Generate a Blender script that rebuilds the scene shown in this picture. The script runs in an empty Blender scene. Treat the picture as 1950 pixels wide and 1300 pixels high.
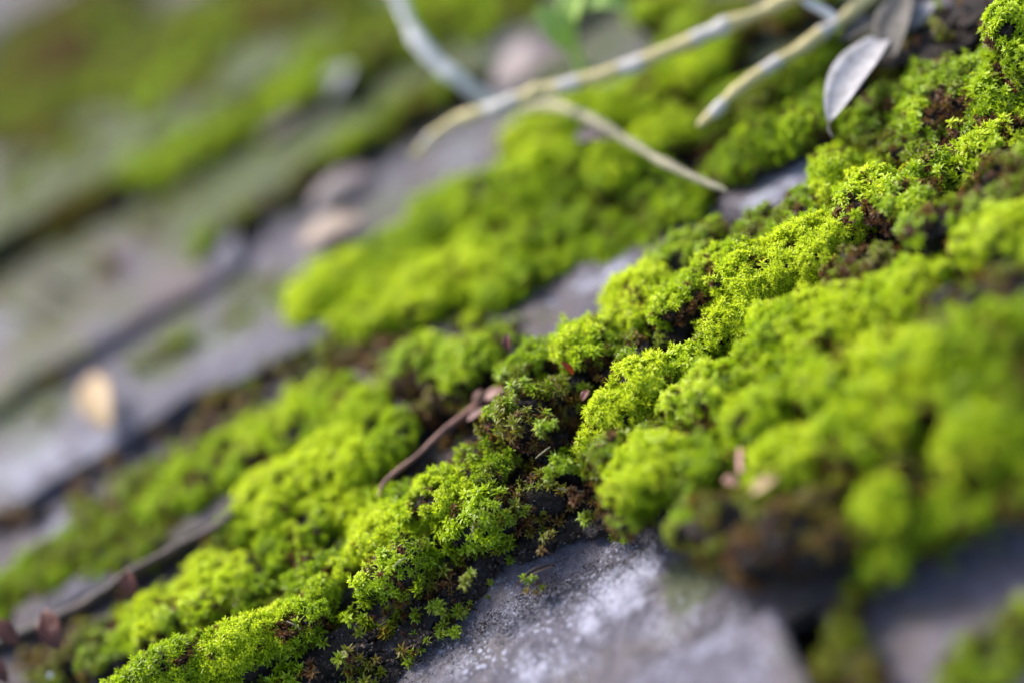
import bpy, math, random
import numpy as np
from mathutils import Vector, Matrix

random.seed(7)
rng = np.random.default_rng(7)
scene = bpy.context.scene
COL = scene.collection

# ------------------------------------------------------------------ camera, light, exposure
TH, PH, PSI = math.radians(38), math.radians(34), math.radians(8)   # tilt, roll, direction of the courses
CAM_H, FOCUS, LENS = 0.221, 0.3255, 60.0
f_ = np.array([0, math.cos(TH), -math.sin(TH)])
r0 = np.array([1.0, 0, 0]); u0 = np.array([0, math.sin(TH), math.cos(TH)])
R_ = math.cos(PH) * r0 - math.sin(PH) * u0
U_ = math.sin(PH) * r0 + math.cos(PH) * u0
CAM = np.array([0, 0, CAM_H])
cam = bpy.data.cameras.new('camera'); co = bpy.data.objects.new('camera', cam); COL.objects.link(co)
co.matrix_world = Matrix(((R_[0], U_[0], -f_[0], CAM[0]), (R_[1], U_[1], -f_[1], CAM[1]), (R_[2], U_[2], -f_[2], CAM[2]), (0, 0, 0, 1)))
cam.lens = LENS; cam.sensor_width = 36; cam.clip_start = 0.005; cam.clip_end = 100
cam.dof.use_dof = True; cam.dof.focus_distance = FOCUS; cam.dof.aperture_fstop = 2.35; cam.dof.aperture_blades = 0
scene.camera = co

SUN_EL, SUN_AZ = math.radians(48), math.radians(-25)                # azimuth from +Y towards +X
sdir = Vector((math.sin(SUN_AZ) * math.cos(SUN_EL), math.cos(SUN_AZ) * math.cos(SUN_EL), math.sin(SUN_EL)))
world = bpy.data.worlds.new('World'); scene.world = world; world.use_nodes = True
wn = world.node_tree.nodes; wl = world.node_tree.links
sky = wn.new('ShaderNodeTexSky'); sky.sky_type = 'NISHITA'; sky.sun_disc = False
sky.sun_elevation = SUN_EL; sky.sun_rotation = SUN_AZ; sky.dust_density = 3.0; sky.ozone_density = 1.0
wn['Background'].inputs['Strength'].default_value = 0.085
wl.new(sky.outputs[0], wn['Background'].inputs['Color'])
sl = bpy.data.lights.new('sun', 'SUN'); sl.energy = 1.5; sl.angle = math.radians(16); sl.color = (1, 0.97, 0.93)
so = bpy.data.objects.new('sun', sl); COL.objects.link(so); so.rotation_euler = sdir.to_track_quat('Z', 'Y').to_euler()
scene.view_settings.view_transform = 'Standard'; scene.view_settings.look = 'None'
scene.view_settings.exposure = 2.05; scene.view_settings.gamma = 1.0
scene.render.engine = 'CYCLES'
try:
    scene.cycles.max_bounces = 8; scene.cycles.transparent_max_bounces = 4
except Exception:
    pass

# ------------------------------------------------------------------ measuring helpers
EU = np.array([math.cos(PSI), -math.sin(PSI), 0.0])      # along the courses
EV = np.array([math.sin(PSI), math.cos(PSI), 0.0])       # up the roof, away from the camera
MM = 0.001

def ray(px, py):
    return f_ + R_ * ((px - 975) / 1950 * .6) + U_ * (-(py - 650) / 1950 * .6)

def at_z(px, py, z):
    d = ray(px, py); return CAM + d * ((z - CAM_H) / d[2])

def at_d(px, py, depth):
    return CAM + ray(px, py) * depth

def depth_of(p):
    return float((np.asarray(p) - CAM) @ f_)

def uv(u, v, z):
    return EU * u + EV * v + np.array([0, 0, z])

# ------------------------------------------------------------------ noise in numpy
def _hash(ix, iy, iz, seed):
    h = (ix * 374761393 + iy * 668265263 + iz * 2147483647 + seed * 1274126177) & 0xffffffff
    h = ((h ^ (h >> 13)) * 1103515245) & 0xffffffff
    h = ((h ^ (h >> 16)) * 2246822519) & 0xffffffff
    h = h ^ (h >> 15)
    return (h & 0xffffff) / float(0xffffff)

def noise(p, size, seed=0):
    q = np.asarray(p, float) / size + 1000.37
    i = np.floor(q).astype(np.int64); fr = q - i; fr = fr * fr * (3 - 2 * fr)
    out = 0
    for dx in (0, 1):
        for dy in (0, 1):
            for dz in (0, 1):
                w = (fr[..., 0] if dx else 1 - fr[..., 0]) * (fr[..., 1] if dy else 1 - fr[..., 1]) * (fr[..., 2] if dz else 1 - fr[..., 2])
                out = out + w * _hash(i[..., 0] + dx, i[..., 1] + dy, i[..., 2] + dz, seed)
    return out * 2 - 1

# ------------------------------------------------------------------ object helpers
def tag(o, label=None, cat=None, group=None, kind=None):
    if label: o['label'] = label
    if cat: o['category'] = cat
    if group: o['group'] = group
    if kind: o['kind'] = kind
    return o

def empty(name, loc, label=None, cat=None, group=None, kind=None):
    o = bpy.data.objects.new(name, None); COL.objects.link(o); o.location = Vector([float(x) for x in loc])
    o.empty_display_size = 0.002
    return tag(o, label, cat, group, kind)

def mesh_obj(name, verts, faces, mat, parent=None, smooth=True, link=True):
    me = bpy.data.meshes.new(name)
    verts = np.asarray(verts, float)
    if parent is not None:
        verts = verts - np.array(parent['_o']) if '_o' in parent else verts - np.array(parent.location)
    me.from_pydata(verts.tolist(), [], [tuple(int(i) for i in f) for f in faces])
    if smooth: me.shade_smooth()
    if mat: me.materials.append(mat)
    o = bpy.data.objects.new(name, me)
    if link: COL.objects.link(o)
    if parent is not None: o.parent = parent
    return o

def fattr(me, name, vals, dom='POINT'):
    a = me.attributes.new(name, 'FLOAT', dom); a.data.foreach_set('value', np.asarray(vals, np.float32))

# ------------------------------------------------------------------ materials
class NT:
    def __init__(s, name):
        s.m = bpy.data.materials.new(name); s.m.use_nodes = True
        s.n = s.m.node_tree.nodes; s.l = s.m.node_tree.links; s.n.clear()
        s.out = s.n.new('ShaderNodeOutputMaterial')
    def node(s, t, **k):
        x = s.n.new(t)
        for a, b in k.items(): setattr(x, a, b)
        return x
    def set(s, sock, v):
        if isinstance(v, bpy.types.NodeSocket): s.l.new(v, sock)
        elif v is not None: sock.default_value = v
    def math(s, op, a, b=None, c=None, clamp=False):
        x = s.node('ShaderNodeMath', operation=op, use_clamp=clamp)
        s.set(x.inputs[0], a)
        if b is not None: s.set(x.inputs[1], b)
        if c is not None: s.set(x.inputs[2], c)
        return x.outputs[0]
    def mix(s, fac, a, b, blend='MIX'):
        x = s.node('ShaderNodeMix', data_type='RGBA', blend_type=blend)
        s.set(x.inputs[0], fac); s.set(x.inputs[6], a); s.set(x.inputs[7], b)
        return x.outputs[2]
    def ramp(s, fac, stops):
        x = s.node('ShaderNodeValToRGB'); s.set(x.inputs[0], fac)
        e = x.color_ramp.elements
        while len(e) < len(stops): e.new(0.5)
        for i, (p, c) in enumerate(stops):
            e[i].position = p; e[i].color = c if len(c) == 4 else (*c, 1)
        return x.outputs[0]
    def noise(s, scale, detail=3, rough=.6, vec=None, dist=0):
        x = s.node('ShaderNodeTexNoise'); x.inputs['Scale'].default_value = scale
        x.inputs['Detail'].default_value = detail; x.inputs['Roughness'].default_value = rough
        x.inputs['Distortion'].default_value = dist
        s.set(x.inputs['Vector'], vec if vec else s.pos())
        return x.outputs[0]
    def vor(s, scale, feature='F1', out=0):
        x = s.node('ShaderNodeTexVoronoi', feature=feature); x.inputs['Scale'].default_value = scale
        s.set(x.inputs['Vector'], s.pos()); return x.outputs[out]
    def pos(s):
        if not hasattr(s, '_p'):
            s._p = s.node('ShaderNodeTexCoord').outputs['Object']
        return s._p
    def attr(s, name, typ='GEOMETRY'):
        x = s.node('ShaderNodeAttribute', attribute_type=typ, attribute_name=name); return x.outputs['Fac']
    def step(s, v, lo, hi):
        x = s.node('ShaderNodeMapRange', clamp=True, interpolation_type='SMOOTHSTEP'); s.set(x.inputs[0], v)
        x.inputs[1].default_value = lo; x.inputs[2].default_value = hi
        return x.outputs[0]
    def bump(s, h, dist, strength=1.0, nrm=None):
        x = s.node('ShaderNodeBump'); s.set(x.inputs['Height'], h)
        x.inputs['Distance'].default_value = dist; x.inputs['Strength'].default_value = strength
        if nrm: s.l.new(nrm, x.inputs['Normal'])
        return x.outputs[0]
    def principled(s, col, rough=.7, nrm=None, spec=.4, trans_col=None, tfac=0, **k):
        b = s.node('ShaderNodeBsdfPrincipled'); s.set(b.inputs['Base Color'], col)
        s.set(b.inputs['Roughness'], rough); b.inputs['Specular IOR Level'].default_value = spec
        if nrm: s.l.new(nrm, b.inputs['Normal'])
        for a, v in k.items(): s.set(b.inputs[a], v)
        o = b.outputs[0]
        if tfac:
            t = s.node('ShaderNodeBsdfTranslucent'); s.set(t.inputs[0], trans_col)
            mx = s.node('ShaderNodeMixShader'); mx.inputs[0].default_value = tfac
            s.l.new(o, mx.inputs[1]); s.l.new(t.outputs[0], mx.inputs[2]); o = mx.outputs[0]
        s.l.new(o, s.out.inputs[0]); return s.m

def leaf_material():
    m = NT('moss_leaf')
    tint = m.attr('tint', 'INSTANCER'); along = m.attr('along'); age = m.attr('age')
    t = m.math('SUBTRACT', tint, m.math('MULTIPLY', age, .13))
    col = m.ramp(t, [(0.0, (.050, .022, .014)), (.13, (.19, .080, .024)), (.27, (.17, .125, .018)), (.42, (.19, .22, .014)),
                     (.6, (.25, .37, .010)), (.8, (.42, .54, .012)), (1.0, (.60, .68, .028))])
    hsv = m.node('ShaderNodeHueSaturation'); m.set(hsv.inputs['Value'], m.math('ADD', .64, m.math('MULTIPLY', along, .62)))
    m.set(hsv.inputs['Color'], col)
    tr = m.mix(.5, hsv.outputs[0], (.75, .8, .03, 1), 'MULTIPLY')
    tc = m.node('ShaderNodeHueSaturation'); tc.inputs['Value'].default_value = 1.35; m.set(tc.inputs['Color'], hsv.outputs[0])
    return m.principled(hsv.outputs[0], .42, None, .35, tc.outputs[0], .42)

def soil_material():
    m = NT('soil')
    n = m.noise(900, 4, .7); n2 = m.noise(160, 3)
    c = m.ramp(n, [(.3, (.010, .008, .008)), (.52, (.032, .023, .019)), (.72, (.095, .062, .045))])
    c = m.mix(m.step(n2, .5, .72), c, (.045, .042, .048, 1))
    h = m.math('ADD', m.noise(1400, 4, .75), m.math('MULTIPLY', m.vor(900), .8))
    return m.principled(c, .8, m.bump(h, .0012, 1.0), .3)

def slate_material():
    m = NT('slate')
    base = m.attr('shade', 'OBJECT'); pink = m.attr('pink', 'OBJECT'); film = m.attr('film', 'OBJECT')
    lich_sheen = m.attr('lichen'); alg = m.attr('algae')
    n1 = m.noise(45, 5, .62); n2 = m.noise(260, 5, .7); n3 = m.noise(1500, 3, .8)
    g = m.ramp(n2, [(.28, (.064, .058, .078)), (.5, (.146, .134, .170)), (.75, (.255, .236, .282))])
    g = m.mix(m.math('MULTIPLY', pink, m.step(n1, .35, .65)), g, (.30, .19, .19, 1))
    g = m.mix(m.math('MULTIPLY', m.step(n1, .45, .62), .55), g, (.19, .16, .135, 1))
    sc = m.node('ShaderNodeVectorMath', operation='SCALE'); m.set(sc.inputs[0], g); m.set(sc.inputs['Scale'], m.math('MULTIPLY', base, .56))
    g = sc.outputs[0]
    # pale lichen, also the painted sky sheen: patches with a broken rim and loose flecks
    fl = m.math('MAXIMUM', m.step(m.vor(420), .34, .2), m.step(m.vor(900), .36, .24))
    fl2 = m.math('MULTIPLY', fl, m.step(m.noise(140, 3), .40, .58))
    nn = m.math('ADD', m.math('MULTIPLY', m.noise(180, 5, .75), .6), m.math('MULTIPLY', m.noise(800, 4, .75), .5))
    lm = m.math('ADD', lich_sheen, m.math('MULTIPLY', m.math('SUBTRACT', nn, .55), 2.2))
    lm = m.math('MULTIPLY', m.step(lm, .30, .85), .9)
    lm = m.math('MAXIMUM', lm, m.math('MULTIPLY', fl2, m.step(lich_sheen, .03, .3)))
    gr = m.math('MULTIPLY', m.step(n3, .6, .72), m.math('MULTIPLY', m.step(lich_sheen, .0, .25), .7))
    lm = m.math('MAXIMUM', lm, gr)
    lc = m.ramp(n2, [(.3, (.25, .25, .31)), (.6, (.38, .38, .47)), (.8, (.32, .31, .31))])
    g = m.mix(lm, g, lc)
    am = m.math('ADD', m.math('MULTIPLY', alg, 1.3), m.math('SUBTRACT', m.math('MULTIPLY', n1, 2.6), 1.45))
    am = m.math('MULTIPLY', m.step(am, .0, .45), film)
    ac = m.ramp(n2, [(.3, (.03, .042, .008)), (.6, (.065, .09, .014)), (.8, (.10, .13, .026))])
    g = m.mix(am, g, ac)
    h = m.math('ADD', m.math('MULTIPLY', n3, .5), m.math('MULTIPLY', m.noise(420, 4, .7), .9))
    h = m.math('ADD', h, m.math('MULTIPLY', lm, .25))
    return m.principled(g, m.math('ADD', .48, m.math('MULTIPLY', n2, .3)), m.bump(h, .0013, 1.0), .32)

def twig_material(name, ca, cb, cc):
    m = NT(name)
    band = m.attr('band'); n = m.noise(300, 4, .65); n2 = m.noise(1200, 2)
    c = m.mix(m.step(m.math('ADD', band, m.math('MULTIPLY', m.math('SUBTRACT', n, .5), 2.2)), .25, .75), ca, cb)
    c = m.mix(m.math('MULTIPLY', m.step(n, .56, .72), .6), c, cc)
    return m.principled(c, .55, m.bump(m.math('ADD', n, m.math('MULTIPLY', n2, .3)), .0006, .7), .35)

def plain(name, c1, c2, scale=300, rough=.6, tfac=0, bump=.0003):
    m = NT(name)
    n = m.noise(scale, 4, .65)
    c = m.mix(m.step(n, .35, .65), (*c1, 1), (*c2, 1))
    return m.principled(c, rough, m.bump(n, bump, .8), .35, c, tfac)

M_LEAF = leaf_material(); M_SOIL = soil_material(); M_SLATE = slate_material()
M_TWIG = twig_material('yellow_twig_bark', (.44, .37, .17, 1), (.42, .39, .35, 1), (.26, .21, .12, 1))
M_TWIGG = twig_material('grey_twig_bark', (.52, .51, .50, 1), (.27, .24, .15, 1), (.26, .24, .18, 1))
M_STRAW = plain('pale_stalk', (.30, .27, .16), (.22, .19, .10))
M_STICK = plain('red_brown_stick', (.10, .045, .032), (.20, .10, .075))
M_PITH = plain('pink_pith', (.55, .30, .25), (.40, .20, .15))
M_PITHD = plain('dull_pink_pith', (.30, .17, .14), (.22, .12, .10))
M_DARK = plain('dark_brown_bark', (.018, .011, .009), (.045, .026, .02), 200)
M_RUST = plain('rust_brown_leaf', (.14, .045, .03), (.08, .03, .022), 200, .5, .2)
M_TAN = plain('tan_leaf', (.52, .38, .20), (.44, .30, .16), 120, .5, .3)
M_TANDULL = plain('faded_tan_leaf', (.30, .22, .15), (.22, .16, .12), 120, .5, .2)
M_PINKL = plain('pinkish_dry_leaf', (.19, .14, .135), (.13, .105, .11), 90, .5, .2)
M_SILVER = plain('silver_dry_leaf', (.52, .50, .51), (.38, .36, .36), 500, .75, .4)
M_GREY = plain('grey_dry_leaf', (.15, .135, .12), (.08, .07, .055), 300, .7, .15)
M_SEED = plain('orange_scale', (.5, .19, .07), (.42, .13, .05), 400, .4, .15)
M_SPROUT = plain('sprout_leaf', (.34, .48, .11), (.40, .54, .16), 120, .6, .4)
M_CHIP = plain('pale_chip', (.26, .26, .28), (.17, .17, .18), 200, .5)

# ------------------------------------------------------------------ the roof: one base sheet and overlapping slates
def grid_mesh(nx, ny):
    return [(j * (nx + 1) + i, j * (nx + 1) + i + 1, (j + 1) * (nx + 1) + i + 1, (j + 1) * (nx + 1) + i) for j in range(ny) for i in range(nx)]

ROOF = empty('roof', (0, 0, 0), 'old roof of overlapping grey lavender slates half buried under moss', None, None, 'structure')
LICHEN_SHEEN = []   # (px, py, z, radius mm, strength)
ALGAE = []

SLATES = []
def slate(u0, u1, v0, v1, zn, zf, thick=.006, shade=1.0, pink=0.2, film=.6, nx=36, ny=26, seed=0, skew=0, corner=.0025, rough=.0006, label=None, gap=.0006, wav=.0012):
    """top surface goes from height zn at the near edge v0 to zf at the far edge v1 (metres)."""
    def edge(t, s, amp):
        q = np.stack([t * 1.0, np.full_like(t, s * .37), np.full_like(t, seed * 1.7)], -1)
        return noise(q, .018, seed) * amp + noise(q, .005, seed + 5) * amp * .4
    s = np.linspace(0, 1, nx + 1); t = np.linspace(0, 1, ny + 1)
    # cluster samples towards the edges for a clean arris
    S, T = np.meshgrid(s, t)
    ua = u0 + gap + edge(v0 + (v1 - v0) * T, 1, .0012); ub = u1 - gap + edge(v0 + (v1 - v0) * T, 2, .0012)
    U = ua + (ub - ua) * S
    va = v0 + edge(U, 3, .0028); vb = v1 + edge(U, 4, .001)
    # rounded corners on the near edge
    for uc, sg in ((u0, 1), (u1, -1)):
        d = np.clip(1 - np.abs(U - uc) / corner, 0, 1); va = va + corner * .9 * d ** 2
    V = va + (vb - va) * T + skew * (U - (u0 + u1) / 2)
    Z = zn + (zf - zn) * T
    P = np.stack([U, V, np.zeros_like(U)], -1)
    Z = Z + noise(P, .03, seed + 9) * wav + noise(P, .008, seed + 10) * rough * .8 + noise(P, .0025, seed + 11) * rough * .45
    dd = np.minimum(np.minimum(U - ua, ub - U), V - va - skew * (U - (u0 + u1) / 2))
    Z = Z - np.clip(1 - dd / .002, 0, 1) ** 2 * .0011
    top = np.stack([U, V, Z], -1).reshape(-1, 3)
    n = len(top)
    bot = top.copy(); bot[:, 2] = (zn - thick + (zf - zn) * T).reshape(-1)
    cu, cv = bot[:, 0].mean(), bot[:, 1].mean()
    bot[:, 0] = cu + (bot[:, 0] - cu) * .985; bot[:, 1] = cv + (bot[:, 1] - cv) * .985
    faces = grid_mesh(nx, ny)
    fb = [tuple(i + n for i in reversed(q)) for q in faces]
    W = nx + 1
    ring = [i for i in range(W)] + [j * W + nx for j in range(1, ny + 1)] + [ny * W + i for i in range(nx - 1, -1, -1)] + [j * W for j in range(ny - 1, 0, -1)]
    mid = []
    m0 = 2 * n
    mv = []
    for k in ring:
        a, b = top[k], bot[k]
        q = a * .45 + b * .55
        off = noise(np.array([[a[0], a[1], .3]]), .004, seed + 3)[0] * .0009
        q = q + np.array([(cu - q[0]), (cv - q[1]), 0]) / .04 * (off) * .5
        mv.append(q)
    L = len(ring)
    side = []
    for i in range(L):
        j = (i + 1) % L
        side.append((ring[i], m0 + i, m0 + j, ring[j])); side.append((m0 + i, ring[i] + n, ring[j] + n, m0 + j))
    A = np.concatenate([top, bot, np.array(mv)])
    Wd = A[:, :1] * EU + A[:, 1:2] * EV; Wd[:, 2] = A[:, 2]
    o = mesh_obj('slate', Wd, faces + fb + side, M_SLATE, ROOF)
    me = o.data
    try: me.set_sharp_from_angle(angle=math.radians(50))
    except Exception: pass
    def blobs(L, ns):
        out = np.zeros(len(Wd))
        for (bx, by, bz, r, st) in L:
            c = at_z(bx, by, bz * MM); d = np.linalg.norm((Wd - c) * np.array([1, 1, .3]), axis=1)
            d = d * (1 + .35 * noise(Wd, .006, ns))
            out = np.maximum(out, st * np.clip(1.25 - d / (r * MM), 0, 1))
        return out
    fattr(me, 'lichen', blobs(LICHEN_SHEEN, 31)); fattr(me, 'algae', blobs(ALGAE, 32))  # the lichen mask also carries the painted sky sheen
    o['shade'] = float(shade); o['pink'] = float(pink); o['film'] = float(film)
    if label: o['label'] = label
    SLATES.append((u0, u1, v0, v1, zn, zf))
    return o

LICHEN_SHEEN += [(1180, 1130, -12, 9, 1), (1230, 1080, -12, 6, .9), (1130, 1190, -12, 6, .7), (1250, 1180, -12, 8, .6), (1000, 1200, -12, 8, .42), (1080, 1260, -12, 7, .45),
           (880, 1270, -12, 10, .42), (1010, 1290, -12, 9, .6), (1050, 1130, -12, 9, .42), (1200, 1060, -12, 6, .5), (1330, 1170, -12, 5, .6), (960, 1180, -12, 9, .45), (700, 1330, -12, 12, .4),
           (1380, 1200, -7, 8, .6), (1280, 1250, -7, 9, .6), (1450, 1250, -7, 8, .4),
           (1500, 345, 2, 7, .8), (1460, 380, 2, 6, .8), (1530, 320, 2, 6, .8), (1110, 530, 2, 4, .75), (1170, 500, 2, 4, .75), (1050, 570, 2, 3, .6),  # first three paint the sky's reflection on the slate, then a worn pale edge
           (650, 180, 3, 10, .8), (60, 880, 3, 16, .7), (200, 850, 3, 10, .6), (430, 640, 3, 10, .55), (450, 480, 2, 10, .5), (880, 300, 2, 9, .6), (750, 370, 2, 8, .5), (640, 370, 2, 8, .6), (20, 620, 3, 7, .8), (100, 990, 2, 6, .6), (150, 990, 2, 6, .5)]
ALGAE += [(400, 420, 3, 22, 1), (560, 330, 3, 22, 1), (700, 240, 3, 22, .9), (280, 410, 3, 14, 1), (100, 420, 4, 30, 1), (250, 310, 4, 40, 1), (420, 220, 4, 40, .9), (600, 120, 4, 40, .9), (800, 30, 4, 50, .9),
          (320, 690, 3, 9, .9), (100, 640, 3, 16, .8), (230, 600, 3, 12, .6), (60, 760, 3, 14, .8), (150, 520, 3, 16, .7), (50, 560, 3, 16, .6), (350, 650, 3, 12, .6), (200, 940, 3, 10, .5), (480, 580, 2, 12, .8),
          (1330, 1100, -12, 8, .5), (1200, 280, 2, 20, .7), (1100, 60, 3, 30, .6), (1500, 60, 3, 30, .9), (950, 20, 3, 30, .9)]

Z0 = -.012
# row nearest the camera (low), then the big step under the moss cushions
slate(-.064, -.014, .105, .189, Z0 + .006, Z0 + .0075, seed=21, corner=.02, shade=1.45, pink=.2, label='grey slate with a rounded pale corner at the bottom of the picture', nx=60, ny=60, thick=.009)
slate(-.010, .100, .085, .205, Z0 + .001, Z0 + .001, seed=22, shade=1.5, label='plain dark grey slate at the lower right corner')
slate(-.135, -.026, .095, .250, Z0 + .001, Z0 + .0008, seed=23, shade=1.3, pink=.05, nx=260, ny=300, rough=.0007, label='weathered slate with a white lichen crust and loose white flecks', corner=.006, wav=.0008)
slate(-.240, -.137, .095, .250, Z0 + .001, Z0, seed=24)
slate(-.031, .060, .1895, .260, Z0 + .0022, Z0 + .001, seed=25, shade=.8, gap=.0003)
slate(.062, .150, .190, .260, Z0 + .004, Z0 + .001, seed=26, shade=.8)
slate(.102, .21, .085, .200, Z0 + .001, Z0, seed=27)
row = [(-.30, -.21), (-.21, -.150), (-.150, -.085), (-.085, -.02), (-.02, .045), (.045, .105), (.105, .18)]
for k, (a, b) in enumerate(row):
    slate(a, b, .242 + .003 * math.sin(k * 2.1), .296, -.003, -.005, seed=30 + k, shade=.7, film=.5)  # slate tone lowered to paint the cave shade under the cushions
# the slates that show between the moss strips
for k, (a, b) in enumerate([(-.32, -.235), (-.235, -.165), (-.165, -.105), (-.105, -.043), (-.043, .012), (.012, .075), (.075, .15), (.15, .22)]):
    slate(a, b, .275 + .002 * math.sin(k * 1.3), .338, .002, -.002, seed=40 + k, shade=1.0, pink=.3, film=.5)
for k, (a, b) in enumerate([(-.34, -.26), (-.26, -.192), (-.192, -.072), (-.068, -.01), (-.01, .055), (.055, .12), (.12, .2)]):
    slate(a, b, .313 + (0 if k < 3 else .006), .392, .005, .001, thick=.007, seed=50 + k, shade=1.25 if k in (1, 2) else 1.0, pink=.15 if k != 2 else .1, film=.7,
          label='pale worn slate with a cream lichen bloom beside the tan leaf' if k == 2 else None)
for k, (a, b) in enumerate([(-.36, -.27), (-.27, -.195), (-.195, -.094), (-.09, -.03), (-.03, .04), (.04, .11), (.11, .2)]):
    slate(a, b, .351 if k < 3 else .347, .432, .0075 if k < 3 else .003, .002, seed=60 + k, shade=1.05 if k < 3 else 1.05, pink=.9 if k in (2, 1) else .35, film=.6,
          label='pinkish grey slate behind the pale worn one at the left' if k == 2 else None)
for k, (a, b) in enumerate([(-.38, -.24), (-.24, -.13), (-.112, -.05), (-.05, .02), (.02, .09), (.09, .2)]):
    slate(a, b, .420 if k < 2 else .374, .50, .008, .002, thick=.008, seed=70 + k, shade=.85, pink=.2, film=.9,
          label='slate greened over by algae with a dark lower edge' if k == 2 else None)
for k, (a, b) in enumerate([(-.40, -.27), (-.27, -.16), (-.16, -.062), (-.062, .03), (.03, .12), (.12, .22)]):
    slate(a, b, .419, .55, .013, .003, thick=.008, seed=80 + k, shade=.75, pink=.4, film=.85)
v = .50
for r in range(14):
    w = .11 + .02 * (r % 3)
    nrow = 12
    for k in range(nrow):
        a = -.75 + k * w + .03 * (r % 2)
        if a > .6: break
        slate(a, a + w, v, v + .085, .010 + r * .0006, .004 + r * .0006, thick=.007, seed=100 + r * 13 + k, shade=.65 + .25 * random.random(), pink=.3 + .6 * random.random() * (random.random() > .5), film=.9, nx=14, ny=8)
    v += .062
# side slates outside the picture so the roof goes on
for vv, zz in ((.03, Z0 - .004), (-.04, Z0 - .006)):
    for k in range(6):
        slate(-.30 + k * .1, -.20 + k * .1, vv, vv + .09, zz + .003, zz, seed=300 + k, nx=14, ny=10)

# rough underlay below all slates, big enough to reach the horizon
def ground():
    n = 60; xs = np.linspace(-1, 1, n + 1); xs = np.sign(xs) * np.abs(xs) ** 4 * 40
    X, Y = np.meshgrid(xs, xs + .3); V = np.stack([X, Y, np.full_like(X, -.024)], -1).reshape(-1, 3)
    V[:, 2] -= np.clip(np.abs(V[:, 0]) - 1.0, 0, 40) * .02
    o = mesh_obj('ground', V, grid_mesh(n, n), M_SOIL); tag(o, 'dark damp ground under and around the roof slates', None, None, 'structure')
ground()

# ------------------------------------------------------------------ moss shoots (prototypes)
def shoot_mesh(name, seed, style):
    rs = np.random.default_rng(seed)
    V, F, al, ag = [], [], [], []
    def leaf(base, az, elev, L, w, curl, age, fold=.35):
        st = [0, .32, .68, 1.0]; wd = [.55, 1.0, .72, 0]
        d = np.array([math.cos(az), math.sin(az), 0]); side = np.array([-d[1], d[0], 0])
        p = base.copy(); e = elev; b0 = len(V); prev = 0
        for i, (t, ww) in enumerate(zip(st, wd)):
            if i:
                seg = (t - prev) * L; e -= curl * (t - prev); prev = t
                p = p + (d * math.cos(e) + np.array([0, 0, 1]) * math.sin(e)) * seg
            nup = -d * math.sin(e) + np.array([0, 0, 1]) * math.cos(e)
            if i < 3:
                V.append(p - side * w * ww + nup * w * ww * fold); V.append(p.copy()); V.append(p + side * w * ww + nup * w * ww * fold)
                al.extend([t, t * .8, t]); ag.extend([age] * 3)
            else:
                V.append(p.copy()); al.append(1.0); ag.append(age)
        for k in (0, 3):
            F.append((b0 + k, b0 + k + 1, b0 + k + 4, b0 + k + 3)); F.append((b0 + k + 1, b0 + k + 2, b0 + k + 5, b0 + k + 4))
        F.append((b0 + 6, b0 + 7, b0 + 9)); F.append((b0 + 7, b0 + 8, b0 + 9))
    H = 1.6 * MM if style != 'upright' else 1.9 * MM
    # stem
    ns = 4
    for zz, rr in ((-1.5 * MM, .12 * MM), (H, .07 * MM)):
        for k in range(ns):
            a = k * 2 * math.pi / ns; V.append(np.array([rr * math.cos(a), rr * math.sin(a), zz])); al.append(0); ag.append(1.0)
    for k in range(ns):
        F.append((k, (k + 1) % ns, ns + (k + 1) % ns, ns + k))
    ga = 2.4
    if style == 'star':
        tiers = [(.4, 3, .15, 1.2, .8, 1.0), (.75, 5, .38, 1.55, .6, .4), (.95, 5, .72, 1.4, .5, .1), (1.0, 3, 1.2, .85, .2, 0)]
    elif style == 'upright':
        tiers = [(.3, 3, .5, 1.1, .5, 1.0), (.6, 4, .75, 1.3, .5, .5), (.85, 5, .95, 1.3, .45, .15), (1.0, 3, 1.3, 1.0, .1, 0)]
    else:   # dry, shrivelled
        tiers = [(.2, 4, .5, 1.0, -1.4, 1.0), (.55, 5, .7, 1.2, -2.0, .9), (.9, 5, 1.0, 1.1, -1.6, .8)]
    az = rs.uniform(0, 6)
    for (hz, n, el, L, curl, age) in tiers:
        for k in range(n):
            az += 2 * math.pi / n + rs.normal(0, .18)
            l = L * MM * rs.uniform(.8, 1.15)
            leaf(np.array([0, 0, H * hz]) + rs.normal(0, .04 * MM, 3), az, el + rs.normal(0, .14), l, {'star': .235, 'upright': .165, 'dry': .10}[style] * MM * rs.uniform(.8, 1.15), curl + rs.normal(0, .2), age + rs.uniform(-.1, .1))
        az += ga
    me = bpy.data.meshes.new(name); me.from_pydata([tuple(v) for v in V], [], F); me.shade_smooth(); me.materials.append(M_LEAF)
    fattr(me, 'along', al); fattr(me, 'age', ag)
    return me

STYLES = ['star'] * 4 + ['upright'] * 3 + ['dry'] * 2
PROTO = [shoot_mesh('shoot_mesh_%s' % chr(97 + i), 50 + i, s) for i, s in enumerate(STYLES)]
pcol = bpy.data.collections.new('shoot_prototypes')
for i, me in enumerate(PROTO):
    pcol.objects.link(bpy.data.objects.new('shoot_proto_%s' % chr(97 + i), me))
IDX = {'star': [0, 1, 2, 3], 'upright': [4, 5, 6], 'dry': [7, 8]}

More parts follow.
